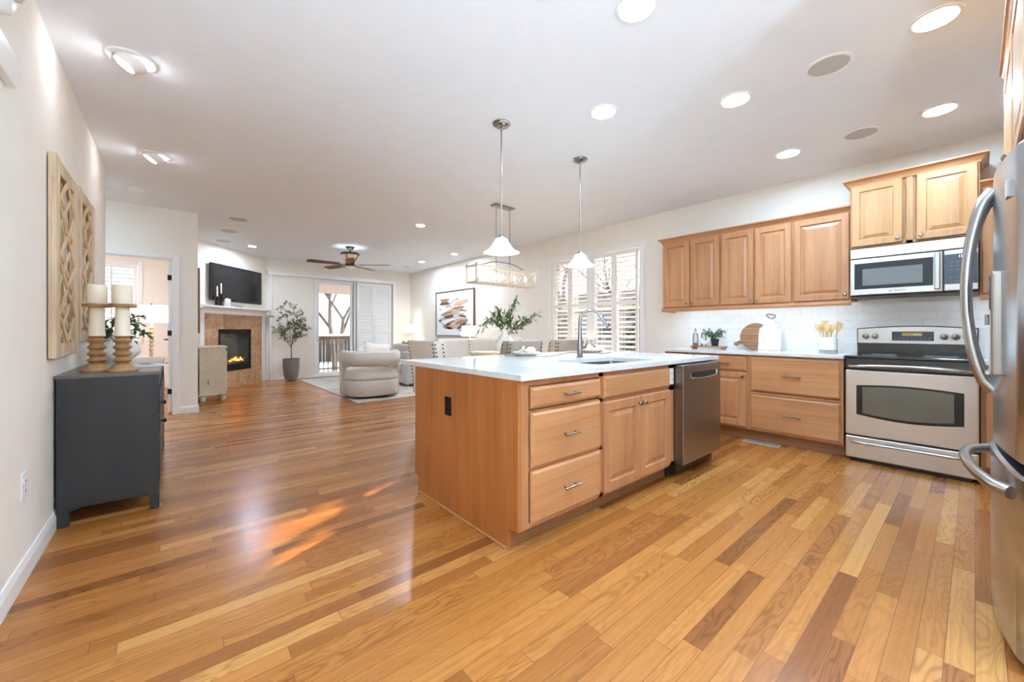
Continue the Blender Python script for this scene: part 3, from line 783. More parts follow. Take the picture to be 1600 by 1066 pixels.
base_cab(-.028, .80, 'maple base cabinet between cooker and fridge', 'door')
bm = BM(); box(bm, 4.515, XR - .009, .757, 2.47, .8845, .9145, .003); tag(obj('wall_worktop', bm, 'quartz'), 'white quartz worktop along the right wall left of the cooker', 'worktop')
bm = BM(); box(bm, 4.515, XR - .009, -.84, -.030, .8845, .9145, .003); tag(obj('wall_worktop', bm, 'quartz'), 'short quartz worktop right of the cooker, mostly behind the fridge', 'worktop')

# --- wall cabinets
def wall_cab(yh, w, nd, label, z0=1.375, z1=2.30, fx=4.835, dep=.318, left=False, right=False, mat='maple', rail=True, mid=.012, group='maple wall cabinets along the right wall', side=False):
    t = thing('wall_cabinet', label, 'cabinet', (fx, yh, 0), -90, group)
    zb = z0 + (.045 if rail else 0)
    bm = BM(); box(bm, .001, w - .001, .0191, dep, zb, z1 - .03); obj('body', bm, mat, t)
    bm = BM(); face_frame(bm, w, zb, z1 - .03, 0, .022)
    if nd == 2: box(bm, w / 2 - .02, w / 2 + .02, 0, .019, zb, z1 - .03)
    obj('face_frame', bm, mat, t)
    g_ = .010; ww = w - 2 * g_
    z = zb + .012; hh = z1 - .055 - z
    if nd == 2:
        dw_ = (ww - mid) / 2
        cab_door(t, g_, z, dw_, hh, g_ + dw_ - .028, z + .035, mat); cab_door(t, g_ + dw_ + mid, z, dw_, hh, g_ + dw_ + mid + .028, z + .035, mat)
    else: cab_door(t, g_, z, ww, hh, g_ + ww - .032, z + .045, mat)
    crown(t, w, z1 - .055, .05, .065, 1 if left else 0, 1 if right else 0, dep, side=side or left)
    if rail:
        bm = BM(); box(bm, .04, w - .04, .05, .075, zb - .010, zb - .0005); obj('added_led_strip', bm, 'fill_strip', t)  # hidden LED strip added to brighten the backsplash
        bm = BM(); sweep_x(bm, [(.02, z0), (-.012, z0), (-.016, z0 + .02), (-.006, z0 + .045), (.02, z0 + .045)], 0, w, .0, 0)
        if left: box(bm, -.014, .004, -.01, dep, z0, z0 + .045, .003)
        obj('light_rail', bm, 'maple_h', t)
    return t
wall_cab(2.634, .712, 2, 'leftmost double-door maple wall cabinet, nearest the window', left=True)
wall_cab(1.921, .706, 2, 'middle double-door maple wall cabinet above the cutting boards')
wall_cab(1.214, .458, 1, 'single wide-door maple wall cabinet above the utensil crock')
wall_cab(.755, .780, 2, 'lighter double-door wall cabinet above the microwave, set higher', 1.893, 2.515, 4.795, .358, True, True, 'maple_light', False, .085, side=True)
wall_cab(-.026, .80, 2, 'maple wall cabinet right of the microwave, mostly behind the fridge handle')

# --- microwave
t = thing('microwave', 'stainless over-the-range microwave above the cooker', 'microwave', (4.745, .748, 1.445), -90)
bm = BM(); box(bm, 0, .765, .03, .40, .0, .43); obj('body', bm, 'black_plastic', t)
bm = BM(); box(bm, 0, .765, -.004, .03, .345, .432, .006); obj('top_vent', bm, 'steel', t)
bm = BM(); box(bm, 0, .578, -.004, .03, .012, .338, .006); dr = obj('door', bm, 'steel', t)
bm = BM(); box(bm, .03, .525, -.0065, -.0035, .065, .298, .002); obj('door_glass', bm, 'black_plastic', dr)
bm = BM(); box(bm, .085, .465, -.0085, -.006, .095, .245, .001); lab(obj('window', bm, 'micro_window', dr), 'grey viewing window')
bm = BM(); box(bm, .532, .566, -.05, -.022, .03, .33, .006); box(bm, .54, .558, -.024, -.003, .05, .075); box(bm, .54, .558, -.024, -.003, .285, .31); obj('door_handle', bm, 'handle_steel', dr)
bm = BM(); box(bm, .584, .765, -.004, .03, .012, .338, .006); cp = obj('control_panel', bm, 'steel', t)
bm = BM(); box(bm, .588, .762, -.0065, -.0035, .065, .305, .002); obj('keypad', bm, 'panel_blue', cp)
bm = BM()
for i in range(4):
    for j in range(6):
        if j != 2: box(bm, .615 + i * .035, .632 + i * .035, -.0072, -.0064, .085 + j * .031, .0875 + j * .031)
obj('keypad_marks', bm, 'print_grey', cp)
bm = BM(); box(bm, .005, .76, .0, .38, -.006, 0.0); obj('underside', bm, 'black_plastic', t)
def text(body, size, mat, parent, loc, rot, name='lettering', ext=.0004, align='CENTER'):
    cu = bpy.data.curves.new(name, 'FONT'); cu.body = body; cu.size = size; cu.extrude = ext; cu.align_x = align; cu.align_y = 'CENTER'
    o0 = bpy.data.objects.new(name, cu); C.objects.link(o0)
    me = bpy.data.meshes.new_from_object(o0.evaluated_get(bpy.context.evaluated_depsgraph_get())); bpy.data.objects.remove(o0, do_unlink=True)
    me.materials.clear(); me.materials.append(MATS[mat]); o = bpy.data.objects.new(name, me); C.objects.link(o); o.parent = parent; o.location = loc; o.rotation_euler = rot
    return o
text('BOSCH', .019, 'black_plastic', dr, (.33, -.0052, .040), (R(90), 0, 0))
bm = BM(); tube(bm, [(.270 + .009 * math.cos(a), -.005, .040 + .009 * math.sin(a)) for a in [k * PI / 10 for k in range(20)]], .0011, 6, True)
box(bm, .262, .278, -.0055, -.0048, .0395, .0405); obj('emblem', bm, 'black_plastic', dr)
text('12:14', .026, 'digits_blue', cp, (.69, -.0072, .283), (R(90), 0, 0), 'clock_digits')

# --- range
t = thing('range_cooker', 'stainless freestanding electric range with a black glass top', 'range', (4.515, .742, 0), -90)
RW = .762
bm = BM(); box(bm, .002, RW - .002, .03, .62, .03, .905); obj('body', bm, 'black_plastic', t)
bm = BM(); box(bm, 0, RW, -.035, .56, .900, .921, .006, 3); ct = obj('cooktop', bm, 'cooktop', t)
bm = BM()
for x, y, r in ((.2, .14, .11), (.56, .14, .09), (.2, .40, .08), (.56, .40, .10)): 
    tube(bm, [(x + r * math.cos(a), y + r * math.sin(a), .9212) for a in [k * PI / 20 for k in range(40)]], .0012, 4, True)
obj('burner_ring', bm, 'print_grey', ct)
bm = BM(); box(bm, 0, RW, -.02, .05, .806, .899, .004); obj('vent_trim', bm, 'cooktop', t)
bm = BM(); box(bm, 0, RW, -.022, .03, .235, .796, .01, 3); od = obj('oven_door', bm, 'steel', t)
def arched(x0, x1, z0, z1, top, bot, y0, y1, n=14):
    poly = [(x0 + (x1 - x0) * k / n, z0 - bot * math.sin(PI * k / n)) for k in range(n + 1)] + [(x1 - (x1 - x0) * k / n, z1 + top * math.sin(PI * k / n)) for k in range(n + 1)]
    bm = BM(); prism(bm, poly, 0, 1, mat=Matrix(((1, 0, 0, 0), (0, 0, y0 - y1, y1), (0, 1, 0, 0), (0, 0, 0, 1)))); return bm
obj('oven_glass', arched(.075, .69, .415, .665, .018, .03, -.0245, -.021), 'black_plastic', od)
obj('oven_window', arched(.115, .64, .432, .652, .016, .026, -.0262, -.0243), 'oven_window', od)
bm = BM(); pts = [(.03, -.022, .828), (.035, -.05, .83)] + [(.06 + .642 * k / 12, -.062 - .016 * math.sin(PI * k / 12), .828 + .018 * math.sin(PI * k / 12)) for k in range(13)] + [(RW - .035, -.05, .83), (RW - .03, -.022, .828)]
tube(bm, pts, .0125, 12); obj('oven_handle', bm, 'handle_steel', od, True)
bm = BM(); box(bm, 0, RW, -.024, .03, .035, .222, .012, 3); sd = obj('storage_drawer', bm, 'steel', t)
bm = BM(); pts = [(.04, -.02, .178), (.05, -.045, .176)] + [(.07 + .622 * k / 10, -.052 - .012 * math.sin(PI * k / 10), .176 + .004 * math.sin(PI * k / 10)) for k in range(11)] + [(RW - .05, -.045, .176), (RW - .04, -.02, .178)]
tube(bm, pts, .010, 12); obj('drawer_handle', bm, 'handle_steel', sd, True)
bm = BM(); box(bm, .03, RW - .03, .01, .5, .0005, .034); obj('kick_plate', bm, 'black_plastic', t)
# back console
bm = BM(); box(bm, .004, RW - .004, .50, .60, .9215, 1.02); obj('console_base', bm, 'cooktop', t)
bm = arched(0.0, RW, 1.0, 1.158, .022, 0, .515, .62); bmesh.ops.bevel(bm, geom=[e for e in bm.edges], offset=.003, segments=2, affect='EDGES') if False else None
obj('console_back', bm, 'cooktop', t)
cs = obj('console_panel', arched(.008, RW - .008, 1.008, 1.150, .020, 0, .505, .516), 'steel', t)
bm = BM(); box(bm, .245, .51, .5025, .506, 1.045, 1.128, .002); obj('display_panel', bm, 'panel_blue', cs)
bm = BM(); box(bm, .31, .44, .5015, .503, 1.088, 1.115); obj('display', bm, 'digits_amber', cs)
bm = BM()
for i in range(9):
    for j in range(2): box(bm, .26 + i * .027, .274 + i * .027, .5015, .5026, 1.055 + j * .014, 1.058 + j * .014)
obj('button_marks', bm, 'print_grey', cs)
text('12:14', .018, 'paper', cs, (.405, .5012, 1.1015), (R(90), 0, 0), 'clock_digits')
for x in (.065, .13, .572, .637, .702):
    m = Matrix.Translation((x, .505, 1.082)) @ Matrix.Rotation(R(90), 4, 'X')
    bm = BM(); lathe(bm, [(.022, 0), (.022, .008), (.019, .012), (.0185, .026), (.012, .028)], 24, mat=m); box(bm, x - .004, x + .004, .470, .49, 1.064, 1.10, .003); kb = obj('knob', bm, 'nickel', cs, True)
    bm = BM(); tube(bm, [(x + .026 * math.cos(a), .5045, 1.082 + .026 * math.sin(a)) for a in [k * PI / 12 for k in range(24)]], .0016, 5, True); obj('dial_ring', bm, 'black_plastic', kb)

# --- fridge (faces +Y; local frame turned by 180: local x runs towards -X world)
FX0, FX1 = 2.085, 3.02
t = thing('refrigerator', 'stainless French-door refrigerator cut by the right edge of the view', 'refrigerator', (FX1, -.10, 0), 180)
FW = FX1 - FX0
bm = BM(); box(bm, .005, FW - .005, .07, .70, .03, 1.77); obj('body', bm, 'grille_grey', t)
bm = BM(); box(bm, .02, FW - .02, .06, .6, .0005, .035); obj('base_grille', bm, 'black_plastic', t)
def bulge(x): return .0 - .052 * (1 - ((x - FW / 2) / (FW / 2)) ** 2)
def curved_door(x0, x1, z0, z1, n=14, d=.06, arch=None, bl=1.0, r=.012):
    bm = BM(); fr = []
    N = n
    cols = []
    for k in range(N + 1):
        x = x0 + (x1 - x0) * k / N; y = bulge(x) * bl
        e = min(k, N - k)
        if e == 0: y += r
        za = z1 + (arch(x) if arch else 0)
        cols.append([bm.verts.new((x, d, z0)), bm.verts.new((x, y + .006, z0)), bm.verts.new((x, y, z0 + .008)), bm.verts.new((x, y, za - .01)), bm.verts.new((x, y + .01, za)), bm.verts.new((x, d, za))])
    for a, b in zip(cols, cols[1:]):
        for i in range(6): bm.faces.new((a[i], b[i], b[(i + 1) % 6], a[(i + 1) % 6]))
    bm.faces.new(cols[0]); bm.faces.new(list(reversed(cols[-1])))
    return bm
def fhandle(x, side, z0, z1, mat='handle_steel'):
    bm = BM(); pts = []; rad = []
    y0 = bulge(x) + .002
    for k in range(25):
        u = k / 24; s = math.sin(PI * u) ** .55 if 0 < u < 1 else 0
        pts.append((x + side * .012 * math.sin(PI * u), y0 - .075 * s, z0 + (z1 - z0) * u)); rad.append(.018 + .007 * (abs(2 * u - 1) ** 3))
    tube(bm, pts, rad, 14); return bm
# local x small = far side (high X world)
dl = obj('door', curved_door(0, FW / 2 - .003, .70, 1.765), 'steel_v', t, True)
obj('door_handle', fhandle(FW / 2 - .05, 1, .90, 1.70), 'handle_steel', dl, True)
dr_ = obj('door', curved_door(FW / 2 + .003, FW, .70, 1.765), 'steel_v', t, True)
obj('door_handle', fhandle(FW / 2 + .05, -1, .90, 1.70), 'handle_steel', dr_, True)
bm = BM(); xb = FW - .13; yb = bulge(xb); box(bm, xb - .03, xb + .03, yb - .006, yb + .01, 1.60, 1.66, .002); obj('badge', bm, 'grille_grey', dr_)
xd = FW / 2 + .16; yd = bulge(xd)
bm = BM(); box(bm, xd - .075, xd + .085, yd - .016, yd + .02, .97, 1.36, .01, 3); dp = obj('water_dispenser', bm, 'steel_dw', dr_)
bm = BM(); box(bm, xd - .055, xd + .065, yd - .018, yd - .014, .985, 1.19, .003); obj('dispenser_recess', bm, 'grille_grey', dp)
bm = BM(); box(bm, xd - .055, xd + .065, yd - .019, yd - .015, 1.22, 1.345, .003); obj('dispenser_buttons', bm, 'panel_blue', dp)
bm = BM(); cyl(bm, (xd, yd - .024, 1.16), (xd, yd - .024, 1.20), .006); obj('spout', bm, 'handle_steel', dp)
bm = BM(); box(bm, xd - .06, xd + .07, yd - .03, yd - .0165, .972, .984, .002); obj('drip_tray', bm, 'handle_steel', dp)
fz = obj('freezer_drawer', curved_door(0, FW, .045, .655, 20, .06, lambda x: .03 * math.sin(PI * x / FW), 1.12), 'steel_v', t, True)
bm = BM(); pts = []; rad = []
for k in range(25):
    u = k / 24; x = .09 + (FW - .18) * u; s = math.sin(PI * u) ** .5 if 0 < u < 1 else 0
    pts.append((x, bulge(x) * 1.12 + .002 - .072 * s, .585 + .03 * math.sin(PI * u))); rad.append(.018 + .006 * abs(2 * u - 1) ** 3)
tube(bm, pts, rad, 14); obj('drawer_handle', bm, 'handle_steel', fz, True)
# cabinet over the fridge
t = thing('wall_cabinet', 'maple cabinet above the refrigerator at the top right corner', 'cabinet', (3.32, -.118, 0), 180)
CW = 3.32 - 2.03
bm = BM(); box(bm, .001, CW - .001, .0191, .72, 1.80, 2.46); obj('body', bm, 'maple_light', t)
bm = BM(); face_frame(bm, CW, 1.80, 2.46, 0, .03); obj('face_frame', bm, 'maple_light', t)
cab_door(t, .012, 1.815, CW / 2 - .018, .60, CW / 2 - .04, 1.86, 'maple_light'); cab_door(t, CW / 2 + .006, 1.815, CW / 2 - .018, .60, CW / 2 + .04, 1.86, 'maple_light')
crown(t, CW, 2.44, .035, .065, 1, 0, .7, side=True)
bm = BM(); box(bm, 3.03, 3.05, -.845, -.14, .0005, 1.799); tag(obj('fridge_side_panel', bm, 'maple'), 'maple side panel on the far side of the refrigerator', 'panel')
# ------------------------------------------------------------------ foliage helpers
def leaf(bm, p, d, L, W, rnd):
    d = Vector(d).normalized(); s = d.cross(Vector((rnd.uniform(-.6, .6), rnd.uniform(-.6, .6), 1))).normalized(); u = s.cross(d)
    a = bm.verts.new(p); b = bm.verts.new(p + d * L * .45 + s * W * .5 + u * W * .12); c = bm.verts.new(p + d * L * .45 - s * W * .5 + u * W * .12)
    m = bm.verts.new(p + d * L * .5 - u * W * .08); e = bm.verts.new(p + d * L - u * L * .08)
    bm.faces.new((a, m, b)); bm.faces.new((a, c, m)); bm.faces.new((b, m, e)); bm.faces.new((m, c, e))
def path(p0, p1, bend, n=7):
    p0 = Vector(p0); p1 = Vector(p1); b = Vector(bend)
    return [p0.lerp(p1, k / n) + b * math.sin(PI * k / n) for k in range(n + 1)]
def foliage(parent, paths, L, W, per, mat_leaf, mat_stem, seed=1, r=.003, start=.25, spread=.9, droop=0):
    rnd = random.Random(seed); bs = BM(); bl = BM()
    for pts in paths:
        N = len(pts) - 1
        tube(bs, pts, [r * (1 - .6 * k / N) for k in range(N + 1)], 5)
        for q in range(per):
            t_ = start + (1 - start) * (q + rnd.random() * .8) / per; t_ = min(t_, .999)
            k = int(t_ * N); f = t_ * N - k; p_ = pts[k].lerp(pts[k + 1], f); ax = (pts[k + 1] - pts[k]).normalized()
            d = ax * rnd.uniform(.2, .9) + Vector((rnd.uniform(-1, 1), rnd.uniform(-1, 1), rnd.uniform(-1, 1))) * spread + Vector((0, 0, -droop))
            leaf(bl, p_, d, L * rnd.uniform(.7, 1.2), W * rnd.uniform(.7, 1.2), rnd)
        leaf(bl, pts[-1], pts[-1] - pts[-2], L, W, rnd)
    obj('stems', bs, mat_stem, parent, True); me = obj('leaves', bl, mat_leaf, parent); return me

# ------------------------------------------------------------------ left side: wall art, dresser and what stands on it
def lattice_panel(y0, w, z0, z1, label):
    t = thing('lattice_wall_art', label, 'wall art', (XL + .037, y0, 0), 90, 'rustic lattice wall panels')
    bm = BM(); s = .095; d = .032
    box(bm, 0, s, 0, d, z0, z1, .003); box(bm, w - s, w, 0, d, z0, z1, .003); box(bm, s, w - s, .004, d, z0, z0 + .08, .003); box(bm, s, w - s, .004, d, z1 - .08, z1, .003)
    obj('frame', bm, 'rustic', t)
    bm = BM(); a, b = s, w - s; cx = (a + b) / 2; iw = b - a; z = z0 + .08; zt = z1 - .08; n = 3; st = (zt - z) / n
    def bar(p, q, y0_, y1_, hw=.017):
        p = Vector((p[0], 0, p[1])); q = Vector((q[0], 0, q[1])); L = (q - p).length; ang = math.atan2(q.z - p.z, q.x - p.x)
        m = Matrix.Translation(((p.x + q.x) / 2, 0, (p.z + q.z) / 2)) @ Matrix.Rotation(-ang, 4, 'Y')
        box(bm, -L / 2, L / 2, y0_, y1_, -hw, hw, .002, 1, mat=m)
    for k in range(n):
        za, zb = z + k * st, z + (k + 1) * st
        bar((a, za), (b, zb), .006, .014); bar((b, za), (a, zb), .014, .022)
        bar((cx, za), (b, za + st * .5), .0, .010, .014); bar((cx, za), (a, za + st * .5), .0, .010, .014)
        bar((b, za + st * .5), (cx, zb), .0, .010, .014); bar((a, za + st * .5), (cx, zb), .0, .010, .014)
    bar((cx, z), (cx, zt), .022, .030, .012)
    obj('lattice', bm, 'rustic_lath', t); return t
lattice_panel(3.262, .66, .985, 2.11, 'nearer of two tall rustic wooden lattice panels on the left wall')
lattice_panel(3.985, .66, 1.06, 2.13, 'farther of two tall rustic wooden lattice panels, behind the candles')
DX = -.07
t = thing('dresser', 'black painted wooden dresser against the left wall', 'dresser', (DX, 3.41, 0), 90)
DL, DD, DH = 1.80, .44, .878
bm = BM(); box(bm, .022, DL - .022, .022, DD - .01, .11, .856); obj('carcass', bm, 'black_wood', t)
bm = BM(); box(bm, -.004, DL + .004, -.006, DD + .004, .856, DH, .003); lab(obj('top', bm, 'black_wood_top', t), 'worn grey-brown top board')
for x in (0, DL - .02):
    bm = BM(); box(bm, x, x + .02, .0, DD - .0, .105, .855, .003); obj('side_panel', bm, 'black_wood', t)
bm = BM(); box(bm, .02, DL - .02, -.0, .02, .78, .855, .002); box(bm, .02, DL - .02, 0, .02, .10, .15, .002); obj('front_rail', bm, 'black_wood', t)
for x0, x1 in ((-.001, .045), (DL - .045, DL + .001)):
    for y0, y1 in ((-.002, .042), (DD - .05, DD + .002)):
        bm = BM(); zt = .104
        box(bm, x0, x1, y0, y1, .0005, .10, .003); box(bm, x0 + .001, x1 - .001, y0 + .001, y1 - .001, .10, zt, .002)
        obj('leg', bm, 'black_wood', t)
for c_ in range(3):
    xa = .05 + c_ * (DL - .09) / 3; w_ = (DL - .09) / 3 - .012; first = c_ == 0
    for za, zb in ((.59, .71), (.47, .58), (.31, .46), (.16, .30)):
        bm = BM(); box(bm, xa, xa + w_, -.004, .02, za, zb, .004); d_ = obj('drawer', bm, 'black_wood', t)
        for kx in ((.14,) if first and za > .4 else ()):
            m = Matrix.Translation((xa + kx, -.004, (za + zb) / 2)) @ Matrix.Rotation(R(90), 4, 'X')
            bm = BM(); lathe(bm, [(.006, 0), (.005, .014), (.014, .018), (.015, .026), (.008, .031)], 14, mat=m); obj('knob', bm, 'black_metal', d_, True)
bm = BM(); prism(bm, [(.05, .115), (.05, .09), (.15, .097), (DD - .10, .10), (DD - .05, .085), (DD - .05, .115)], 0.001, .02, mat=Matrix(((0, 0, 1, 0), (1, 0, 0, 0), (0, 1, 0, 0), (0, 0, 0, 1)))); obj('apron', bm, 'black_wood', t)
def candle(x, y, label):
    t = thing('candle_holder', label, 'candle holder', (x, y, .8785), 0, 'turned wooden pillar candle holders')
    bm = BM(); pr = [(.076, 0), (.077, .008), (.058, .022), (.044, .040)]
    z = .045
    for k in range(4): pr += [(.030, z + .004), (.046, z + .022), (.046, z + .026), (.030, z + .044)]; z += .042
    pr += [(.040, z + .006), (.040, z + .012)]
    lathe(bm, pr, 32); obj('turned_base', bm, 'holder_wood', t, True, angle=25)
    bm = BM(); lathe(bm, [(.041, z + .012), (.039, z + .02), (.033, z + .19), (.033, z + .195)], 28); lab(obj('stem', bm, 'wax', t, True), 'cream tapered stem')
    bm = BM(); lathe(bm, [(.066, z + .195), (.069, z + .199), (.069, z + .212), (.066, z + .216)], 36); obj('plate', bm, 'holder_wood', t, True)
    c_ = thing('pillar_candle', 'cream pillar candle on the ' + ('left' if x < -.35 else 'right') + ' wooden holder', 'candle', (x, y, .8785 + z + .2162), 0, 'cream pillar candles')
    bm = BM(); lathe(bm, [(.0475, 0), (.049, .004), (.049, .115), (.045, .122), (.02, .119), (.002, .118)], 32); obj('wax', bm, 'wax', c_, True)
    bm = BM(); cyl(bm, (0, 0, .118), (.001, 0, .130), .0015, n=6); obj('wick', bm, 'black_plastic', c_)
candle(-.372, 3.655, 'left wooden candle holder with cream stem on the dresser')
candle(-.248, 3.560, 'right wooden candle holder with cream stem on the dresser, in front of the vase')
t = thing('round_vase', 'rounded white ribbed vase holding green stems on the dresser', 'vase', (-.335, 4.28, .8785), 20)
bm = BM(); pr = [(.05, 0), (.06, .004)] + [(.055 + .088 * math.sin(PI * (k + .5) / 12), .006 + .20 * (k + .5) / 12) for k in range(12)] + [(.036, .215), (.040, .226), (.032, .226), (.028, .20)]
lathe(bm, pr, 44, sy=.72, cap=True)
for v in bm.verts: v.co.y *= 1 + .02 * math.sin(math.atan2(v.co.y, v.co.x) * 44)
obj('vase_body', bm, 'ceramic_ribbed', t, True)
t = thing('greenery', 'leafy green stems standing in the round white vase', 'plant', (-.335, 4.28, 1.09))
rnd = random.Random(5); ps = []
for k in range(16):
    a = rnd.uniform(0, 2 * PI); rr = rnd.uniform(.08, .2); ps.append(path((0, 0, -.05), (max(-.10, rr * math.cos(a)), rr * math.sin(a) , rnd.uniform(-.06, .17)), (0, 0, .07)))
foliage(t, ps, .050, .026, 15, 'leaf_green', 'stem_green', 4, .0025, .3)
t = thing('open_magazine', 'open magazine lying on the dresser in front of the vase', 'magazine', (-.235, 3.97, .8785), 12)
for s in (-1, 1):
    bm = BM(); prism(bm, [(0, 0), (s * .05, .012), (s * .12, .012), (s * .20, .004), (s * .20, 0)], -.14, .14, mat=Matrix(((1, 0, 0, 0), (0, 0, 1, 0), (0, 1, 0, 0), (0, 0, 0, 1))))
    pg = obj('pages', bm, 'paper', t)
    bm = BM()
    for q in range(3):
        m = Matrix.Translation((s * (.085), -.08 + q * .08, .0125)); box(bm, -.034, .034, -.03, .026, 0, .0004, mat=m)
    obj('printed_picture', bm, 'print_grey', pg)

# ------------------------------------------------------------------ bedroom beyond the doorway
t = thing('console_table', 'small table in the bedroom carrying the lamp, hidden by the dresser', 'table', (-.36, 8.75, 0))
bm = BM(); box(bm, -.4, .4, -.2, .2, .58, .61, .003); obj('tabletop', bm, 'table_wood', t)
for sx in (-1, 1):
    for sy in (-1, 1):
        bm = BM(); box(bm, sx * .37 - .02, sx * .37 + .02, sy * .17 - .02, sy * .17 + .02, .0005, .58); obj('leg', bm, 'table_wood', t)
def table_lamp(loc, label, pole_prof, shade_r, sh, ztop, base_mat, group=None, finial=True):
    t = thing('table_lamp', label, 'lamp', loc, 0, group)
    bm = BM(); lathe(bm, pole_prof, 24); obj('lamp_base', bm, base_mat, t, True)
    z0 = ztop - sh
    bm = BM(); lathe(bm, [(shade_r, z0), (shade_r * .96, ztop), (shade_r * .95, ztop), (shade_r * .985, z0)], 40, cap=False); obj('lamp_shade', bm, 'shade_linen', t, True)
    bm = BM(); cyl(bm, (0, 0, pole_prof[-1][1]), (0, 0, ztop + .02), .004); lathe(bm, [(.005, ztop + .012), (.012, ztop + .02), (.009, ztop + .032), (.002, ztop + .036)], 12)
    for a in (0, 2 * PI / 3, 4 * PI / 3): cyl(bm, (0, 0, ztop - .01), (shade_r * .95 * math.cos(a), shade_r * .95 * math.sin(a), ztop - .004), .002, n=6)
    obj('harp', bm, 'dark_bronze', t, True)
    bm = BM(); lathe(bm, [(.012, z0 + .02), (.028, z0 + .07), (.022, z0 + .10), (.004, z0 + .115)], 16); obj('light_bulb', bm, 'lamp_bulb', t, True)
    return t
pr = [(.07, 0), (.07, .02), (.02, .03)]
z = .035
for k in range(8): pr += [(.018, z), (.036, z + .032), (.018, z + .066)]; z += .072
pr += [(.008, z + .01), (.008, z + .06)]
table_lamp((-.27, 8.72, .6105), 'tall lamp with stacked wooden beads and a white drum shade, seen through the doorway', pr, .252, .27, .93, 'turned_pale')

# ------------------------------------------------------------------ fireplace wall
t = thing('fireplace', 'corner gas fireplace with brown tile surround and white mantel', 'fireplace', (FA.x, FA.y, 0), fang)
bm = BM()
TZ = 1.45; fb0, fb1, fz0, fz1 = .56, 1.48, .33, 1.16
for a, b, c_, d in ((.20, fb0, .0005, TZ), (fb1, 1.84, .0005, TZ), (fb0, fb1, fz1, TZ), (fb0, fb1, .0005, fz0)): box(bm, a, b, -.03, -.0005, c_, d)
obj('tile_surround', bm, 'travertine', t)
bm = BM(); box(bm, .10, .20, -.05, -.0005, .0005, TZ, .004); box(bm, 1.84, 1.93, -.05, -.0005, .0005, TZ, .004); box(bm, .10, 1.93, -.055, -.0005, TZ, TZ + .06, .004); obj('pilaster', bm, 'trim_white', t)
bm = BM(); sweep_x(bm, [(0, TZ + .06), (-.05, TZ + .06), (-.07, TZ + .08), (-.10, TZ + .10), (-.145, TZ + .115), (-.165, TZ + .12), (-.165, TZ + .15), (0, TZ + .15)], .07, 1.93, .0, .25); obj('mantel_shelf', bm, 'trim_white', t)
bm = BM(); box(bm, fb0, fb1, -.034, -.02, fz1 - .09, fz1); box(bm, fb0, fb1, -.034, -.02, fz0, fz0 + .12); box(bm, fb0, fb0 + .04, -.034, -.02, fz0, fz1); box(bm, fb1 - .04, fb1, -.034, -.02, fz0, fz1)
obj('firebox_frame', bm, 'black_metal', t)
bm = BM(); box(bm, fb0 + .04, fb1 - .04, -.0195, -.012, fz0 + .1, fz1 - .09); obj('firebox_back', bm, 'oven_glass', t)
bm = BM()
for x, y, z, L, a in ((1.02, -.026, fz0 + .16, .5, 3), (.95, -.03, fz0 + .20, .36, -12), (1.12, -.03, fz0 + .19, .32, 15)):
    cyl(bm, (x - L / 2, y, z - L / 2 * math.sin(R(a))), (x + L / 2, y, z + L / 2 * math.sin(R(a))), .02, .016, 10)
obj('logs', bm, 'bark', t, True)
bm = BM(); rnd = random.Random(3)
for k in range(9):
    x = .84 + k * .045; h = rnd.uniform(.03, .10) * (1.3 - abs(k - 4.5) * .15)
    lathe(bm, [(.010, 0), (.022, .25 * h), (.014, .6 * h), (.001, h)], 10, mat=Matrix.Translation((x, -.040, fz0 + .19)), sy=.3)
obj('flames', bm, 'fire', t, True)
bm = BM()
for k in range(6): box(bm, fb0 + .06, fb1 - .06, -.037, -.034, fz0 + .02 + k * .014, fz0 + .027 + k * .014)
obj('louvre_strip', bm, 'dark_void', t)
def fpt(s, off, z): p_ = FA + fd * s + fn * off; return (p_.x, p_.y, z)
MZ = TZ + .1505
t = thing('television', 'wall-mounted flat television above the fireplace', 'television', fpt(1.05, 0, 0), fang)
tw, tz0, tz1 = .72, 1.70, 2.40
bm = BM(); box(bm, -tw, tw, -.075, -.03, tz0, tz1, .008, 3); obj('cabinet_back', bm, 'black_plastic', t)
bm = BM(); box(bm, -tw + .03, tw - .03, -.077, -.0745, tz0 + .045, tz1 - .03); obj('screen', bm, 'tv_screen', t)
bm = BM(); box(bm, -.2, .2, -.0305, -.001, 1.85, 2.2); obj('wall_bracket', bm, 'black_metal', t)
bm = BM(); lathe(bm, [(.012, 0), (.012, .002)], 16, mat=Matrix.Translation((.02, -.0755, tz0 + .022)) @ Matrix.Rotation(R(90), 4, 'X')); obj('emblem', bm, 'nickel', t)
for s, off, h, lbl in ((.42, .115, .36, 'shorter'), (.51, .12, .42, 'taller')):
    t = thing('candlestick', lbl + ' black candlestick on the left end of the mantel', 'candlestick', fpt(s, off, MZ), 0, 'black candlesticks on the mantel')
    hb = h - .19
    bm = BM(); lathe(bm, [(.04, 0), (.04, .008), (.012, .02), (.016, hb * .3), (.010, hb * .45), (.018, hb * .6), (.010, hb * .8), (.022, hb - .012), (.022, hb)], 20); obj('holder', bm, 'black_metal', t, True)
    c_ = thing('taper_candle', 'white taper candle in the ' + lbl + ' candlestick', 'candle', fpt(s, off, MZ + hb + .0005), 0, 'white taper candles')
    bm = BM(); lathe(bm, [(.013, 0), (.012, .185), (.003, .195)], 14); obj('wax', bm, 'wax', c_, True)
    bm = BM(); cyl(bm, (0, 0, .194), (0, 0, .205), .001, n=5); obj('wick', bm, 'black_plastic', c_)
t = thing('mantel_jar', 'squat white ceramic jar on the mantel', 'jar', fpt(.70, .095, MZ), fang)
bm = BM(); lathe(bm, [(.06, 0), (.068, .01), (.068, .125), (.060, .142), (.03, .146)], 28, sy=.8); obj('jar_body', bm, 'porcelain', t, True)
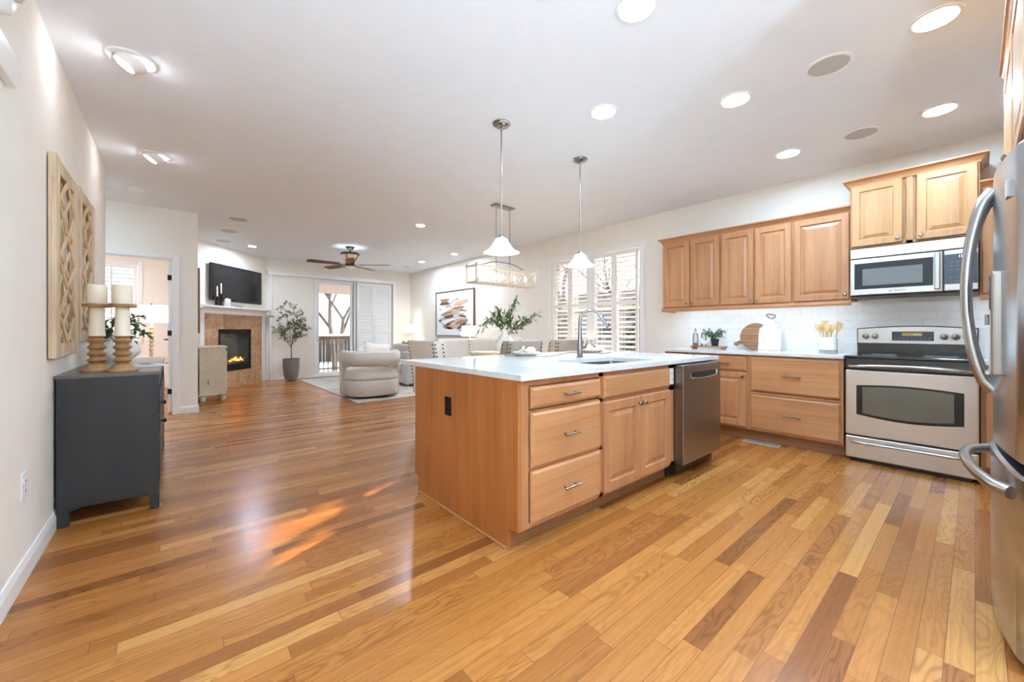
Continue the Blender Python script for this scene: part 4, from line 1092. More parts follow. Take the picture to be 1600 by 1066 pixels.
bm = BM(); lathe(bm, [(.030, .1462), (.022, .154), (.002, .156)], 20); obj('lid', bm, 'porcelain', t, True)
t = thing('media_box', 'small black device under the left of the television', 'media player', fpt(.56, .05, MZ), fang)
bm = BM(); box(bm, -.05, .05, -.0, .05, 0, .09, .006, 3); obj('casing', bm, 'black_plastic', t)
t = thing('remote_control', 'thin black remote lying on the mantel', 'remote control', fpt(1.02, .10, MZ), fang)
bm = BM(); box(bm, -.09, .09, -.02, .02, 0, .014, .005, 3); obj('casing', bm, 'black_plastic', t)
# narrow art on the return wall
t = thing('framed_artwork', 'thin grey framed panel seen edge-on beside the fireplace', 'wall art', (.2605, 7.20, 0), 90)
bm = BM(); box(bm, 0, .9, -.03, -.001, 1.10, 2.03, .003); obj('frame', bm, 'stem_brown', t)
bm = BM(); box(bm, .04, .86, -.032, -.0302, 1.14, 1.99); obj('panel', bm, 'paper', t)
# cream cabinet
t = thing('bun_foot_cabinet', 'distressed cream cabinet on bun feet beside the fireplace', 'cabinet', (.645, 7.88, 0), 90)
bm = BM(); box(bm, .015, .56, .0, .335, .115, .85, .004); obj('carcass', bm, 'distressed_cream', t)
bm = BM(); box(bm, 0, .575, -.025, .35, .85, .878, .006, 3); obj('top', bm, 'distressed_cream', t)
bm = BM(); box(bm, .004, .572, -.012, .345, .10, .125, .004); obj('plinth', bm, 'distressed_cream', t)
for x in (.05, .52):
    for y in (.03, .29):
        bm = BM(); lathe(bm, [(.022, .0005), (.036, .02), (.042, .05), (.036, .078), (.022, .088), (.03, .10)], 20, c=(x, y)); obj('bun_foot', bm, 'distressed_cream', t, True)
bm = BM(); rings_front(bm, .25, .66, DOOR_P); d_ = obj('door', bm, 'distressed_cream', t, loc=(.035, 0, .15)); knob(d_, .22, .33, mat='dark_bronze')
bm = BM(); rings_front(bm, .25, .66, DOOR_P); d_ = obj('door', bm, 'distressed_cream', t, loc=(.292, 0, .15)); knob(d_, .03, .33, mat='dark_bronze')

# ------------------------------------------------------------------ potted olive tree
t = thing('plant_pot', 'tall grey tapered pot standing on the floor by the patio door', 'pot', (2.02, 10.02, 0))
bm = BM(); lathe(bm, [(.06, .0005), (.11, .02), (.145, .12), (.165, .30), (.168, .50), (.158, .50), (.152, .44), (.002, .44)], 36); obj('pot_body', bm, 'grey_ceramic', t, True)
bm = BM(); lathe(bm, [(.001, .441), (.152, .441), (.14, .452), (.001, .455)], 24); obj('soil', bm, 'soil', t, True)
t = thing('olive_tree', 'slender artificial olive tree growing in the grey pot', 'tree', (2.02, 10.02, .455))
trunk = [Vector(p_) for p_ in ((0, 0, -.01), (.005, 0, .15), (.0, .0, .28), (.015, 0, .38))]
bm = BM(); tube(bm, trunk, [.013, .011, .010, .009], 8)
fork = Vector((.01, 0, .36)); ends = []
for (x, y, z, bx) in ((-.30, .08, .98, -.03), (-.16, -.06, 1.22, .03), (.06, .05, 1.16, .02), (.22, -.08, 1.02, -.03), (.32, .10, .80, .02), (-.22, -.10, .70, -.02), (.16, .12, .62, .02)):
    b0 = Vector((.0, 0, .30)) if x < 0 else fork
    p_ = path(b0, (x, y, z), (bx, 0, 0), 8); ends.append(p_); tube(bm, p_, [.008 * (1 - .7 * k / 8) for k in range(9)], 6)
obj('trunk', bm, 'stem_brown', t, True)
rnd = random.Random(11); tw_ = []
for p_ in ends:
    for q in range(11):
        k = rnd.randint(4, 8); b0 = p_[k]; v = Vector((rnd.uniform(-1, 1), rnd.uniform(-1, 1), rnd.uniform(-.5, .9))).normalized() * rnd.uniform(.08, .2)
        tw_.append(path(b0, b0 + v, (0, 0, -.01), 4))
foliage(t, tw_, .07, .026, 13, 'leaf_olive', 'stem_brown', 12, .002, .1, 1.0)

# ------------------------------------------------------------------ rug, swivel chair, sofa, side table, lamps
bm = BM(); box(bm, 2.2, 4.9, 6.27, 9.98, .0005, .010, .004); rug = tag(obj('area_rug', bm, 'rug'), 'large pale grey rug under the living room seating', 'rug')
bm = BM()
for a, b, c_, d in ((2.19, 2.215, 6.26, 9.99), (4.885, 4.91, 6.26, 9.99), (2.215, 4.885, 6.26, 6.285), (2.215, 4.885, 9.965, 9.99)): box(bm, a, b, c_, d, .0004, .012, .002)
obj('rug_border', bm, 'sofa_grey', rug)
t = thing('swivel_chair', 'round boucle swivel armchair with its back to the view', 'armchair', (2.60, 6.83, .0125), -8)
def sq(r, a, e=3.2):   # rounded-square radius
    c_, s_ = abs(math.cos(a)), abs(math.sin(a)); return r / ((c_ ** e + s_ ** e) ** (1 / e))
def lathe_sq(bm, prof, n=56, e=3.2, c=(0, 0)):
    rings = [[bm.verts.new((c[0] + sq(r, 2 * PI * k / n, e) * math.cos(2 * PI * k / n), c[1] + sq(r, 2 * PI * k / n, e) * math.sin(2 * PI * k / n), z)) for k in range(n)] for r, z in prof]
    for a, b in zip(rings, rings[1:]):
        for k in range(n): bm.faces.new((a[k], a[(k + 1) % n], b[(k + 1) % n], b[k]))
    bm.faces.new(list(reversed(rings[0]))); bm.faces.new(rings[-1]); return bm
bm = BM(); lathe_sq(bm, [(.30, 0), (.30, .03)]); obj('swivel_base', bm, 'black_plastic', t)
bm = BM(); lathe_sq(bm, [(.36, .03), (.41, .045), (.435, .09), (.44, .20), (.435, .28), (.425, .30)], e=3); obj('seat_base', bm, 'boucle', t, True)
bm = BM(); lathe_sq(bm, [(.415, .302), (.435, .33), (.435, .40), (.41, .455), (.34, .485), (.2, .495), (.01, .497)], e=3); obj('seat_cushion', bm, 'boucle', t, True)
def band(bm, r0, r1, z0, z1, a0, a1, n=40, e=3.0, bev=.035):
    cols = []
    for k in range(n + 1):
        a = a0 + (a1 - a0) * k / n; ro = sq(r1, a, e); ri = sq(r0, a, e); c_, s_ = math.cos(a), math.sin(a); b = bev
        prof = [(ri, z0 + b), (ri + b, z0), (ro - b, z0), (ro, z0 + b), (ro, z1 - b), (ro - b, z1), (ri + b, z1), (ri, z1 - b)]
        cols.append([bm.verts.new((r_ * c_, r_ * s_, z_)) for r_, z_ in prof])
    for a, b in zip(cols, cols[1:]):
        for i in range(8): bm.faces.new((a[i], b[i], b[(i + 1) % 8], a[(i + 1) % 8]))
    bm.faces.new(cols[0]); bm.faces.new(list(reversed(cols[-1])))
bm = BM(); band(bm, .36, .475, .535, .785, R(-195), R(15)); obj('back_band', bm, 'boucle', t, True, angle=50)
for a0, a1 in ((R(-198), R(-168)), (R(-12), R(18))):
    bm = BM(); band(bm, .41, .475, .02, .60, a0, a1, 10, bev=.025); obj('arm_panel', bm, 'boucle', t, True, angle=50)
def pillow(name, w, h, th, mat, label, cat, loc, rot, group=None):
    bm = BM(); n = 10; top = {}; bot = {}
    for i in range(n + 1):
        for j in range(n + 1):
            u, v = i / n * 2 - 1, j / n * 2 - 1
            pinch = 1 - .10 * (u * u * (1 - v * v) * 0 + (1 - abs(u)) * 0)
            sx = w / 2 * u * (1 - .07 * (1 - v * v)); sz = h / 2 * v * (1 - .07 * (1 - u * u))
            b = th / 2 * (max(0, (1 - u ** 4)) * max(0, (1 - v ** 4))) ** .6
            top[i, j] = bm.verts.new((sx, -b, sz)); bot[i, j] = top[i, j] if (i in (0, n) or j in (0, n)) else bm.verts.new((sx, b, sz))
    for i in range(n):
        for j in range(n):
            bm.faces.new((top[i, j], top[i + 1, j], top[i + 1, j + 1], top[i, j + 1]))
            f = (bot[i, j], bot[i, j + 1], bot[i + 1, j + 1], bot[i + 1, j])
            if len(set(f)) == 4: 
                try: bm.faces.new(f)
                except ValueError: pass
    o = obj(name, bm, mat, None, True, angle=60); o.location = loc; o.rotation_euler = rot
    return tag(o, label, cat, group)
pillow('throw_pillow', .46, .42, .14, 'pillow_white', 'white pillow leaning in the swivel armchair', 'pillow', (2.68, 6.74, .715), (R(-16), R(6), R(-12)))
# sofa
t = thing('sofa', 'light grey upholstered sofa along the right wall behind the island', 'sofa', (3.50, 9.45, .0125), -90)
SL, SD = 2.12, 1.0
bm = BM(); box(bm, .2, SL - .2, .03, SD - .1, .05, .30, .03, 3); obj('sofa_frame', bm, 'sofa_grey', t, True)
bm = BM(); box(bm, .18, SL - .18, SD - .24, SD, .05, .74, .05, 4); obj('backrest', bm, 'sofa_grey', t, True)
for x in (0, SL - .2):
    bm = BM(); box(bm, x, x + .2, 0, SD, .04, .70, .05, 4); obj('armrest', bm, 'sofa_grey', t, True)
for k in range(2):
    x = .205 + k * (SL - .41) / 2; w_ = (SL - .41) / 2 - .005
    bm = BM(); box(bm, x, x + w_, .0, SD - .25, .305, .45, .04, 4); obj('seat_cushion', bm, 'sofa_grey', t, True)
    bm = BM(); box(bm, x, x + w_, SD - .42, SD - .245, .455, .80, .05, 4); obj('back_cushion', bm, 'sofa_grey', t, True)
for x in (.06, SL - .06):
    for y in (.08, SD - .08):
        bm = BM(); cyl(bm, (x, y, 0), (x, y, .05), .02, .025); obj('leg', bm, 'leg_wood', t)
def side_table(x, y, h, label):
    t = thing('side_table', label, 'side table', (x, y, .0005 if y > 9 else .0105), 0, 'small living room side tables')
    bm = BM(); box(bm, -.3, .3, -.25, .25, h - .03, h, .003); obj('tabletop', bm, 'leg_wood', t)
    for sx in (-1, 1):
        for sy in (-1, 1):
            bm = BM(); box(bm, sx * .27 - .015, sx * .27 + .015, sy * .22 - .015, sy * .22 + .015, 0, h - .03); obj('leg', bm, 'black_metal', t)
side_table(4.84, 9.98, .60, 'side table in the far right corner under a lamp and a small plant')
side_table(4.60, 6.85, .60, 'side table at the near end of the sofa, behind the dining chairs')
pr = [(.09, 0), (.095, .02), (.06, .05), (.085, .12), (.05, .19), (.075, .25), (.035, .33), (.012, .36), (.008, .40), (.008, .44)]
table_lamp((4.93, 10.03, .602), 'white-shaded table lamp in the far corner beside the patio shutters', pr, .185, .26, .72, 'turned_pale', 'table lamps at the ends of the sofa')
table_lamp((4.70, 6.85, .612), 'white-shaded table lamp partly behind the flower vase, right of the picture', pr, .175, .22, .62, 'turned_pale', 'table lamps at the ends of the sofa')
t = thing('potted_succulent', 'small green plant in a grey pot on the corner side table', 'plant', (4.67, 9.85, .602))
bm = BM(); lathe(bm, [(.05, 0), (.085, .04), (.09, .10), (.075, .11), (.07, .09), (.001, .09)], 24); obj('pot', bm, 'grey_ceramic', t, True)
rnd = random.Random(8); ps = [path((0, 0, .09), (rnd.uniform(-.13, .13), rnd.uniform(-.13, .13), rnd.uniform(.15, .22)), (0, 0, .02), 4) for k in range(16)]
foliage(t, ps, .07, .028, 8, 'leaf_green', 'stem_green', 9, .003, .2)
t = thing('round_jar', 'small pale round jar beside the corner plant', 'jar', (4.82, 9.82, .602))
bm = BM(); lathe(bm, [(.03, 0), (.06, .03), (.065, .07), (.04, .11), (.03, .115)], 20); obj('jar_body', bm, 'ceramic_ribbed', t, True)
bm = BM(); lathe(bm, [(.031, .1155), (.03, .122), (.004, .13)], 16); obj('lid', bm, 'porcelain', t, True)
# picture
t = thing('framed_picture', 'abstract painting of brown and grey brush strokes in a dark frame', 'picture', (XR, 8.98, 1.0), -90)
PW, PH = 1.69, 1.10
bm = BM()
for a, b, c_, d in ((0, .02, 0, PH), (PW - .02, PW, 0, PH), (.02, PW - .02, 0, .02), (.02, PW - .02, PH - .02, PH)): box(bm, a, b, -.05, -.001, c_, d, .001)
obj('frame', bm, 'leg_wood', t)
bm = BM(); box(bm, .02, PW - .02, -.03, -.002, .02, PH - .02); obj('canvas', bm, 'paper', t)
plain('paint_brown', (150, 112, 84), .7, var=.25, vscale=9); plain('paint_tan', (196, 164, 138), .7, var=.15, vscale=9)
plain('paint_dark', (92, 74, 62), .7, var=.2, vscale=9); plain('paint_grey', (170, 176, 178), .7, var=.2, vscale=9)
def stroke(bm, cx, cz, w, h, a, lay, rnd):
    pts = []; n = 18
    for k in range(n):
        q = 2 * PI * k / n; rr = 1 + rnd.uniform(-.16, .16)
        x = w / 2 * math.copysign(abs(math.cos(q)) ** .8, math.cos(q)) * rr; z = h / 2 * math.sin(q) * rr
        pts.append((cx + x * math.cos(a) - z * math.sin(a), cz + x * math.sin(a) + z * math.cos(a)))
    y = -.0302 - lay * .0006
    prism(bm, pts, 0, .0005, mat=Matrix(((1, 0, 0, 0), (0, 0, -1, y), (0, 1, 0, 0), (0, 0, 0, 1))))
rnd = random.Random(21); lay = 0
for mname, L in (('paint_tan', [(.40, .80, .40, .08, .1), (1.12, .78, .62, .12, .12), (.60, .72, .30, .07, 0), (.75, .58, .95, .17, .15), (.9, .24, .85, .12, .08), (1.10, .37, .6, .12, .1), (.55, .20, .5, .05, -.1)]),
                 ('paint_grey', [(.80, .83, .6, .06, .35), (.35, .42, .4, .08, .1), (.80, .45, .7, .05, .05), (1.0, .52, .6, .04, 0), (.30, .30, .3, .05, -.4), (1.25, .20, .45, .10, .35)]),
                 ('paint_brown', [(.42, .88, .46, .07, .0), (1.05, .67, .5, .06, .05), (1.18, .33, .55, .09, .12), (.62, .30, .55, .08, .25), (.55, .56, .5, .05, .1)]),
                 ('paint_dark', [(.40, .80, .45, .09, .02), (1.0, .86, .07, .03, .6), (.62, .47, .42, .08, .08), (1.22, .47, .30, .05, -.1), (1.25, .60, .34, .03, -.1), (.20, .66, .06, .03, 0), (.20, .38, .16, .05, .05), (1.18, .24, .42, .08, .35), (.56, .27, .3, .06, .3)])):
    bm = BM(); lay += 1
    for a in L: stroke(bm, *a, lay, rnd)
    obj('brush_strokes', bm, mname, t)

# ------------------------------------------------------------------ dining set
t = thing('dining_table', 'light wooden dining table behind the island under the chandelier', 'table', (3.36, 4.05, 0))
bm = BM(); box(bm, -.92, .92, -.48, .48, .725, .76, .006); obj('tabletop', bm, 'table_wood', t)
bm = BM(); box(bm, -.82, .82, -.38, .38, .65, .7245); obj('apron', bm, 'table_wood', t)
for sx in (-1, 1):
    for sy in (-1, 1):
        bm = BM(); lathe(bm, [(.03, .0005), (.035, .05), (.045, .3), (.05, .55), (.045, .649)], 16, c=(sx * .76, sy * .32)); obj('leg', bm, 'table_wood', t, True)
def make_chair(label, mat='linen_cream'):
    t = thing('dining_chair', label, 'chair', (0, 0, 0), 0, 'upholstered dining chairs with nailhead trim')
    bm = BM(); box(bm, -.25, .25, -.22, .26, .38, .49, .035, 4); obj('seat', bm, mat, t, True)
    bm = BM(); n = 16; cols = []
    for k in range(n + 1):
        u = k / n * 2 - 1; x = .255 * u; f = .055 * abs(u) ** 3
        row = []
        for z, lean, th in ((.40, 0, .085), (.60, -.012, .09), (.80, -.04, .085), (.985, -.075, .075), (1.02, -.08, .05)):
            yb = -.30 + .0 + lean + f * .6; yf = yb + th + f
            row.append((x * (1 + .04 * (z - .4)), yb, yf, z))
        cols.append(row)
    vs_ = [[(bm.verts.new((x, yb, z)), bm.verts.new((x, yf, z))) for x, yb, yf, z in row] for row in cols]
    for a, b in zip(vs_, vs_[1:]):
        for i in range(4):
            bm.faces.new((a[i][0], b[i][0], b[i + 1][0], a[i + 1][0])); bm.faces.new((a[i][1], a[i + 1][1], b[i + 1][1], b[i][1]))
        bm.faces.new((a[4][0], b[4][0], b[4][1], a[4][1])); bm.faces.new((a[0][0], a[0][1], b[0][1], b[0][0]))
    for r_ in (vs_[0], vs_[-1]):
        for i in range(4): bm.faces.new((r_[i][0], r_[i + 1][0], r_[i + 1][1], r_[i][1]))
    obj('backrest', bm, mat, t, True, angle=60)
    bm = BM()
    for s in (-1, 1):
        for k in range(14):
            z = .42 + k * .043; lean = -.08 * max(0, (z - .45) / .57) ** 1.3; x = s * .255 * (1 + .04 * (z - .4))
            for q, yy in enumerate((-.30 + .033 + lean + .012, -.30 + .1 + lean + .042)):
                lathe(bm, [(.0125, -.001), (.010, .004), (.002, .007)], 8, mat=Matrix.Translation((x * .997, yy, z)) @ Matrix.Rotation(R(90 * s), 4, 'Y'))
            lathe(bm, [(.0125, -.001), (.010, .004), (.002, .007)], 8, mat=Matrix.Translation((x * .93, -.300 + lean + .022, z)) @ Matrix.Rotation(R(90), 4, 'X'))
            lathe(bm, [(.0125, -.001), (.010, .004), (.002, .007)], 8, mat=Matrix.Translation((x * .90, -.300 + lean + .085 + .055, z)) @ Matrix.Rotation(R(-90), 4, 'X'))
    obj('nailhead_trim', bm, 'nailhead', t, True)
    for sx in (-1, 1):
        for y in (-.22, .22):
            bm = BM(); cyl(bm, (sx * .21, y, .0005), (sx * .215, y * .95, .385), .016, .024, 10); obj('leg', bm, 'leg_wood', t, True)
    return t
ch = make_chair('cream chair at the left head of the dining table, big side nailheads towards the view')
ch.location = (2.47, 4.12, 0); ch.rotation_euler = (0, 0, R(-84))
for x, y, rz, s in ((3.0, 4.52, 178, 'cream dining chair on the far side of the table, left of the vase greenery'), (3.52, 4.52, 180, 'cream dining chair on the far side, directly behind the white bowl'),
                    (4.04, 4.54, 182, 'cream dining chair on the far side, hidden behind the vase'),
                    (4.58, 4.03, 90, 'dining chair at the right head of the table, under the window')): dup(ch, (x, y, 0), rz, s)
chg = make_chair('near-side dining chair, shade put into its linen colour, seen just right of the vase', 'linen_shaded')
chg.location = (3.07, 3.68, 0)
dup(chg, (3.80, 3.66, 0), 2, 'near-side dining chair, shade put into its linen colour, seen just left of the faucet')
t = thing('serving_bowl', 'shallow white bowl on the dining table left of the vase', 'bowl', (2.98, 4.02, .7605))
bm = BM(); lathe(bm, [(.08, 0), (.09, .01), (.10, .03), (.17, .06), (.205, .105), (.21, .108), (.195, .108), (.15, .07), (.08, .045), (.002, .04)], 44); obj('bowl_body', bm, 'porcelain', t, True)
bm = BM(); tube(bm, [(.208 * math.cos(k * PI / 20), .208 * math.sin(k * PI / 20), .107) for k in range(40)], .004, 6, True); obj('rim', bm, 'porcelain', t, True)
t = thing('flower_vase', 'white bottle-shaped vase on the dining table', 'vase', (3.36, 4.08, .7605))
bm = BM(); lathe(bm, [(.065, 0), (.08, .008), (.108, .08), (.118, .16), (.108, .23), (.074, .29), (.044, .33), (.040, .37), (.048, .388), (.040, .388), (.034, .36)], 36); obj('vase_body', bm, 'porcelain', t, True)
bm = BM(); tube(bm, [(.085, -.03, .285), (.115, -.034, .26), (.13, -.04, .21), (.112, -.036, .16)], .008, 8); obj('handle', bm, 'porcelain', t, True)
t = thing('branch_arrangement', 'arching green branches in the white dining table vase', 'plant', (3.36, 4.08, 1.13))
cr = Vector((.76, -.65, 0)); cf = Vector((.65, .76, 0))
ps = []
for (a, b, z, bz) in ((-.36, .05, -.02, .20), (-.28, -.1, .02, .22), (-.22, .1, .12, .08), (-.16, -.05, .22, .04), (-.08, .05, .26, .03), (-.10, .08, .30, .02), (0, -.05, .22, .02), (.06, .04, .30, .01), (.12, -.04, .36, .01), (.15, .02, .42, 0), (.24, .05, .16, .02), (.32, 0, .14, .03), (.40, .05, .20, .0), (.44, -.04, .22, -.02), (.28, -.08, .08, .03), (.1, -.1, .15, .02), (-.12, -.12, .12, .03)):
    e = cr * a + cf * b; ps.append(path((0, 0, -.08), (e.x, e.y, z), (0, 0, bz), 8))
foliage(t, ps, .085, .026, 26, 'leaf_bright', 'stem_green', 14, .003, .3, .75)

# place settings on the island
for i, (x, y, w) in enumerate(((2.345, 2.55, 'left place setting, nearer the flower vase'), (3.20, 2.50, 'right place setting, behind the faucet'))):
    t = thing('placemat', 'round grey woven placemat of the ' + w, 'placemat', (x, y, .9145), 0, 'round placemats on the island')
    bm = BM(); lathe(bm, [(.19, 0), (.19, .004), (.002, .0045)], 48)
    obj('woven_disc', bm, 'tray_grey', t, True)
    bm = BM()
    for rr in (.186, .16, .13): tube(bm, [(rr * math.cos(k * PI / 24), rr * math.sin(k * PI / 24), .0045) for k in range(48)], .002, 6, True)
    obj('woven_rings', bm, 'tray_grey', t, True)
    t = thing('dinner_plate', 'white stoneware plate of the ' + w, 'plate', (x, y, .9195), 0, 'white plates on the island')
    bm = BM(); lathe(bm, [(.08, 0), (.085, .004), (.115, .014), (.128, .030), (.122, .030), (.108, .018), (.06, .012), (.002, .012)], 44); obj('plate_body', bm, 'porcelain', t, True)
    t = thing('napkin', 'crumpled cream napkin on the ' + w, 'napkin', (x, y, .933), 30 + 50 * i, 'cream napkins on the island')
    bm = BM(); rnd = random.Random(30 + i); n = 22
    G = {}
    for a in range(n + 1):
        for b in range(n + 1):
            u, v = a / n * 2 - 1, b / n * 2 - 1
            zz = .012 + .030 * abs(noise.noise(Vector((u * 1.6 + 5 * i, v * 2.6, .3)))) * 1.6 + .018 * math.sin(4.2 * u + 2.2 * v) + .018
            q = .75 + .25 * noise.noise(Vector((u * 2, v * 2, 4 + i)))
            G[a, b] = bm.verts.new((u * .115 * q, v * .085 * q, max(.002, zz * (1 - .45 * max(abs(u), abs(v)) ** 3))))
    for a in range(n):
        for b in range(n): bm.faces.new((G[a, b], G[a + 1, b], G[a + 1, b + 1], G[a, b + 1]))
    bmesh.ops.solidify(bm, geom=bm.faces[:], thickness=.003)
    obj('cloth', bm, 'white_cloth', t, True)
    bm = BM(); tube(bm, [(.032 * math.cos(k * PI / 10), 0, .032 + .028 * math.sin(k * PI / 10)) for k in range(20)], .004, 8, True); obj('napkin_ring', bm, 'dark_bronze', t, True)

# ------------------------------------------------------------------ pendants, chandelier, fan
def pendant(x, y, label):
    t = thing('pendant_light', label, 'pendant light', (x, y, H), 0, 'pendant lights over the island')
    bm = BM(); lathe(bm, [(.072, 0), (.072, -.006), (.060, -.012), (.056, -.020), (.040, -.026), (.036, -.032), (.012, -.036), (.008, -.06)], 36); obj('canopy', bm, 'chrome', t, True)
    bm = BM(); cyl(bm, (0, 0, -.05), (0, 0, -.875), .0052, n=12); obj('rod', bm, 'nickel', t, True)
    bm = BM(); lathe(bm, [(.008, -.865), (.016, -.872), (.016, -.885), (.030, -.890), (.034, -.905), (.034, -.915), (.020, -.918)], 24)
    for k in range(3):
        a = 2 * PI * k / 3; cyl(bm, (.03 * math.cos(a), .03 * math.sin(a), -.903), (.043 * math.cos(a), .043 * math.sin(a), -.903), .0045, n=8)
    obj('socket_cup', bm, 'chrome', t, True)
    pr = [(.038, -.905), (.050, -.915), (.058, -.93), (.078, -.965), (.100, -.993), (.125, -1.010), (.146, -1.018)]
    bm = BM(); lathe(bm, pr + [(r_ - .004, z_ - .001) for r_, z_ in reversed(pr)], 44, cap=False); obj('glass_shade', bm, 'frosted', t, True)
    bm = BM(); lathe(bm, [(.012, -.92), (.03, -.955), (.033, -.98), (.02, -1.003), (.003, -1.008)], 20); obj('light_bulb', bm, 'bulb', t, True)
    return t
pendant(1.968, 2.43, 'nearer bell-shaped glass pendant on a long rod, left one over the island')
pendant(2.95, 2.45, 'farther bell-shaped glass pendant over the island, in front of the window')
t = thing('linear_chandelier', 'long whitewashed lantern chandelier with five candle bulbs over the dining table', 'chandelier', (3.30, 4.04, 0))
bm = BM(); box(bm, -.16, .16, -.055, .055, H - .022, H - .0005, .003); obj('ceiling_plate', bm, 'nickel', t)
for x in (-.115, .115):
    bm = BM(); z = H - .03; k = 0
    while z > 2.03:
        m = Matrix.Translation((x, 0, z - .018)) @ Matrix.Rotation(R(90 * (k % 2)), 4, 'Z')
        pts = [m @ Vector((.007 * math.cos(a), 0, .019 * math.sin(a))) for a in [q * PI / 6 for q in range(12)]]
        tube(bm, pts, .0022, 5, True); z -= .030; k += 1
    obj('chain', bm, 'nickel', t, True)
bm = BM(); xa, ya, z0, z1 = .50, .10, 1.735, 1.935
for sx in (-1, 1):
    for sy in (-1, 1): box(bm, sx * xa - .011, sx * xa + .011, sy * ya - .011, sy * ya + .011, z0 - .01, z1 + .035, .002)
for z in (z0, z1):
    for sy in (-1, 1): box(bm, -xa, xa, sy * ya - .008, sy * ya + .008, z - .009, z + .009, .002)
    for sx in (-1, 1): box(bm, sx * xa - .008, sx * xa + .008, -ya - .03, ya + .03, z - .009, z + .009, .002)
box(bm, -xa, xa, -.022, .022, z0 - .01, z0 + .006, .002)
obj('frame', bm, 'whitewash', t)
bm = BM()
for s in (-1, 1):
    tube(bm, [(s * x, 0, z) for x, z in ((.50, 1.945), (.42, 1.95), (.32, 1.975), (.22, 2.01), (.115, 2.03), (0, 2.03))], .006, 8)
    cyl(bm, (s * .115, 0, 1.74), (s * .115, 0, 2.03), .004)
obj('hanging_bar', bm, 'nickel', t, True)
for sy in (-1, 1):
    bm = BM(); pts = []
    for k in range(49):
        x = -.48 + .96 * k / 48; pts.append((x, sy * ya, 1.835 + .075 * math.cos(3 * PI * (x + .48) / .96 * 1.33)))
    tube(bm, pts, .0045, 6)
    pts2 = [(p_[0], sy * (ya + .006), 3.67 - p_[2]) for p_ in pts]; tube(bm, pts2, .0045, 6); obj('scroll', bm, 'whitewash', t, True)
for k in range(5):
    x = -.40 + .2 * k
    bm = BM(); cyl(bm, (x, 0, z0 + .006), (x, 0, z0 + .07), .009, n=12); cyl(bm, (x, 0, z0 + .006), (x, 0, z0 + .014), .018, n=14); cs_ = obj('candle_sleeve', bm, 'whitewash', t, True)
    bm = BM(); lathe(bm, [(.008, z0 + .0705), (.017, z0 + .095), (.015, z0 + .115), (.003, z0 + .145)], 14, c=(x, 0)); obj('light_bulb', bm, 'bulb', cs_, True)
t = thing('ceiling_fan', 'bronze ceiling fan with five dark wooden blades and an amber glass bowl', 'ceiling fan', (2.63, 7.95, 0), 0)
bm = BM(); lathe(bm, [(.085, H), (.085, H - .01), (.06, H - .045), (.03, H - .06), (.014, H - .065), (.014, H - .12)], 28); cyl(bm, (0, 0, H - .4), (0, 0, H - .1), .016); obj('canopy', bm, 'dark_bronze', t, True)
zt = H - .115
bm = BM(); lathe(bm, [(.152, zt - .01), (.165, zt - .01), (.175, zt - .02), (.172, zt - .045), (.16, zt - .048)], 32, cap=False)
for k in range(4):
    a = PI / 4 + k * PI / 2; tube(bm, [(.168 * math.cos(a), .168 * math.sin(a), zt - .03), (.12 * math.cos(a), .12 * math.sin(a), zt - .13), (.07 * math.cos(a), .07 * math.sin(a), zt - .20)], .009, 8)
obj('shade_frame', bm, 'dark_bronze', t, True)
bm = BM(); lathe(bm, [(.158, zt - .046), (.135, zt - .10), (.095, zt - .16), (.06, zt - .20)], 32, cap=False); obj('uplight_glass', bm, 'amber_glass', t, True)
bm = BM(); lathe(bm, [(.06, zt - .19), (.085, zt - .205), (.09, zt - .25), (.07, zt - .265)], 28); obj('motor_housing', bm, 'dark_bronze', t, True)
for k in range(3):
    a = 2 * PI * k / 3 + .4
    bm = BM(); lathe(bm, [(.010, zt - .13), (.032, zt - .095), (.030, zt - .065), (.012, zt - .045)], 14, c=(.07 * math.cos(a), .07 * math.sin(a))); obj('light_bulb', bm, 'added_uplight_bulb', t, True)  # bulbs added inside the fan shade to light the ceiling
bm = BM(); lathe(bm, [(.07, zt - .266), (.066, zt - .285), (.045, zt - .305), (.01, zt - .315)], 28); obj('bowl_glass', bm, 'amber_glass', t, True)
zb = zt - .235
for k in range(5):
    a = R(-18.3 - 90 + 72 * k)
    m = Matrix.Rotation(a, 4, 'Z') @ Matrix.Translation((0, 0, zb)) @ Matrix.Rotation(R(11), 4, 'X')
    bm = BM(); poly = [(.20, -.05), (.30, -.065), (.72, -.078), (.765, -.060), (.775, 0), (.765, .060), (.72, .078), (.30, .065), (.20, .05)]
    prism(bm, poly, -.004, .004, mat=m); bl_ = obj('blade', bm, 'fan_wood', t)
    bm = BM(); prism(bm, [(.07, -.02), (.16, -.018), (.26, -.04), (.27, 0), (.26, .04), (.16, .018), (.07, .02)], -.010, -.0045, mat=m); obj('blade_bracket', bm, 'dark_bronze', bl_)

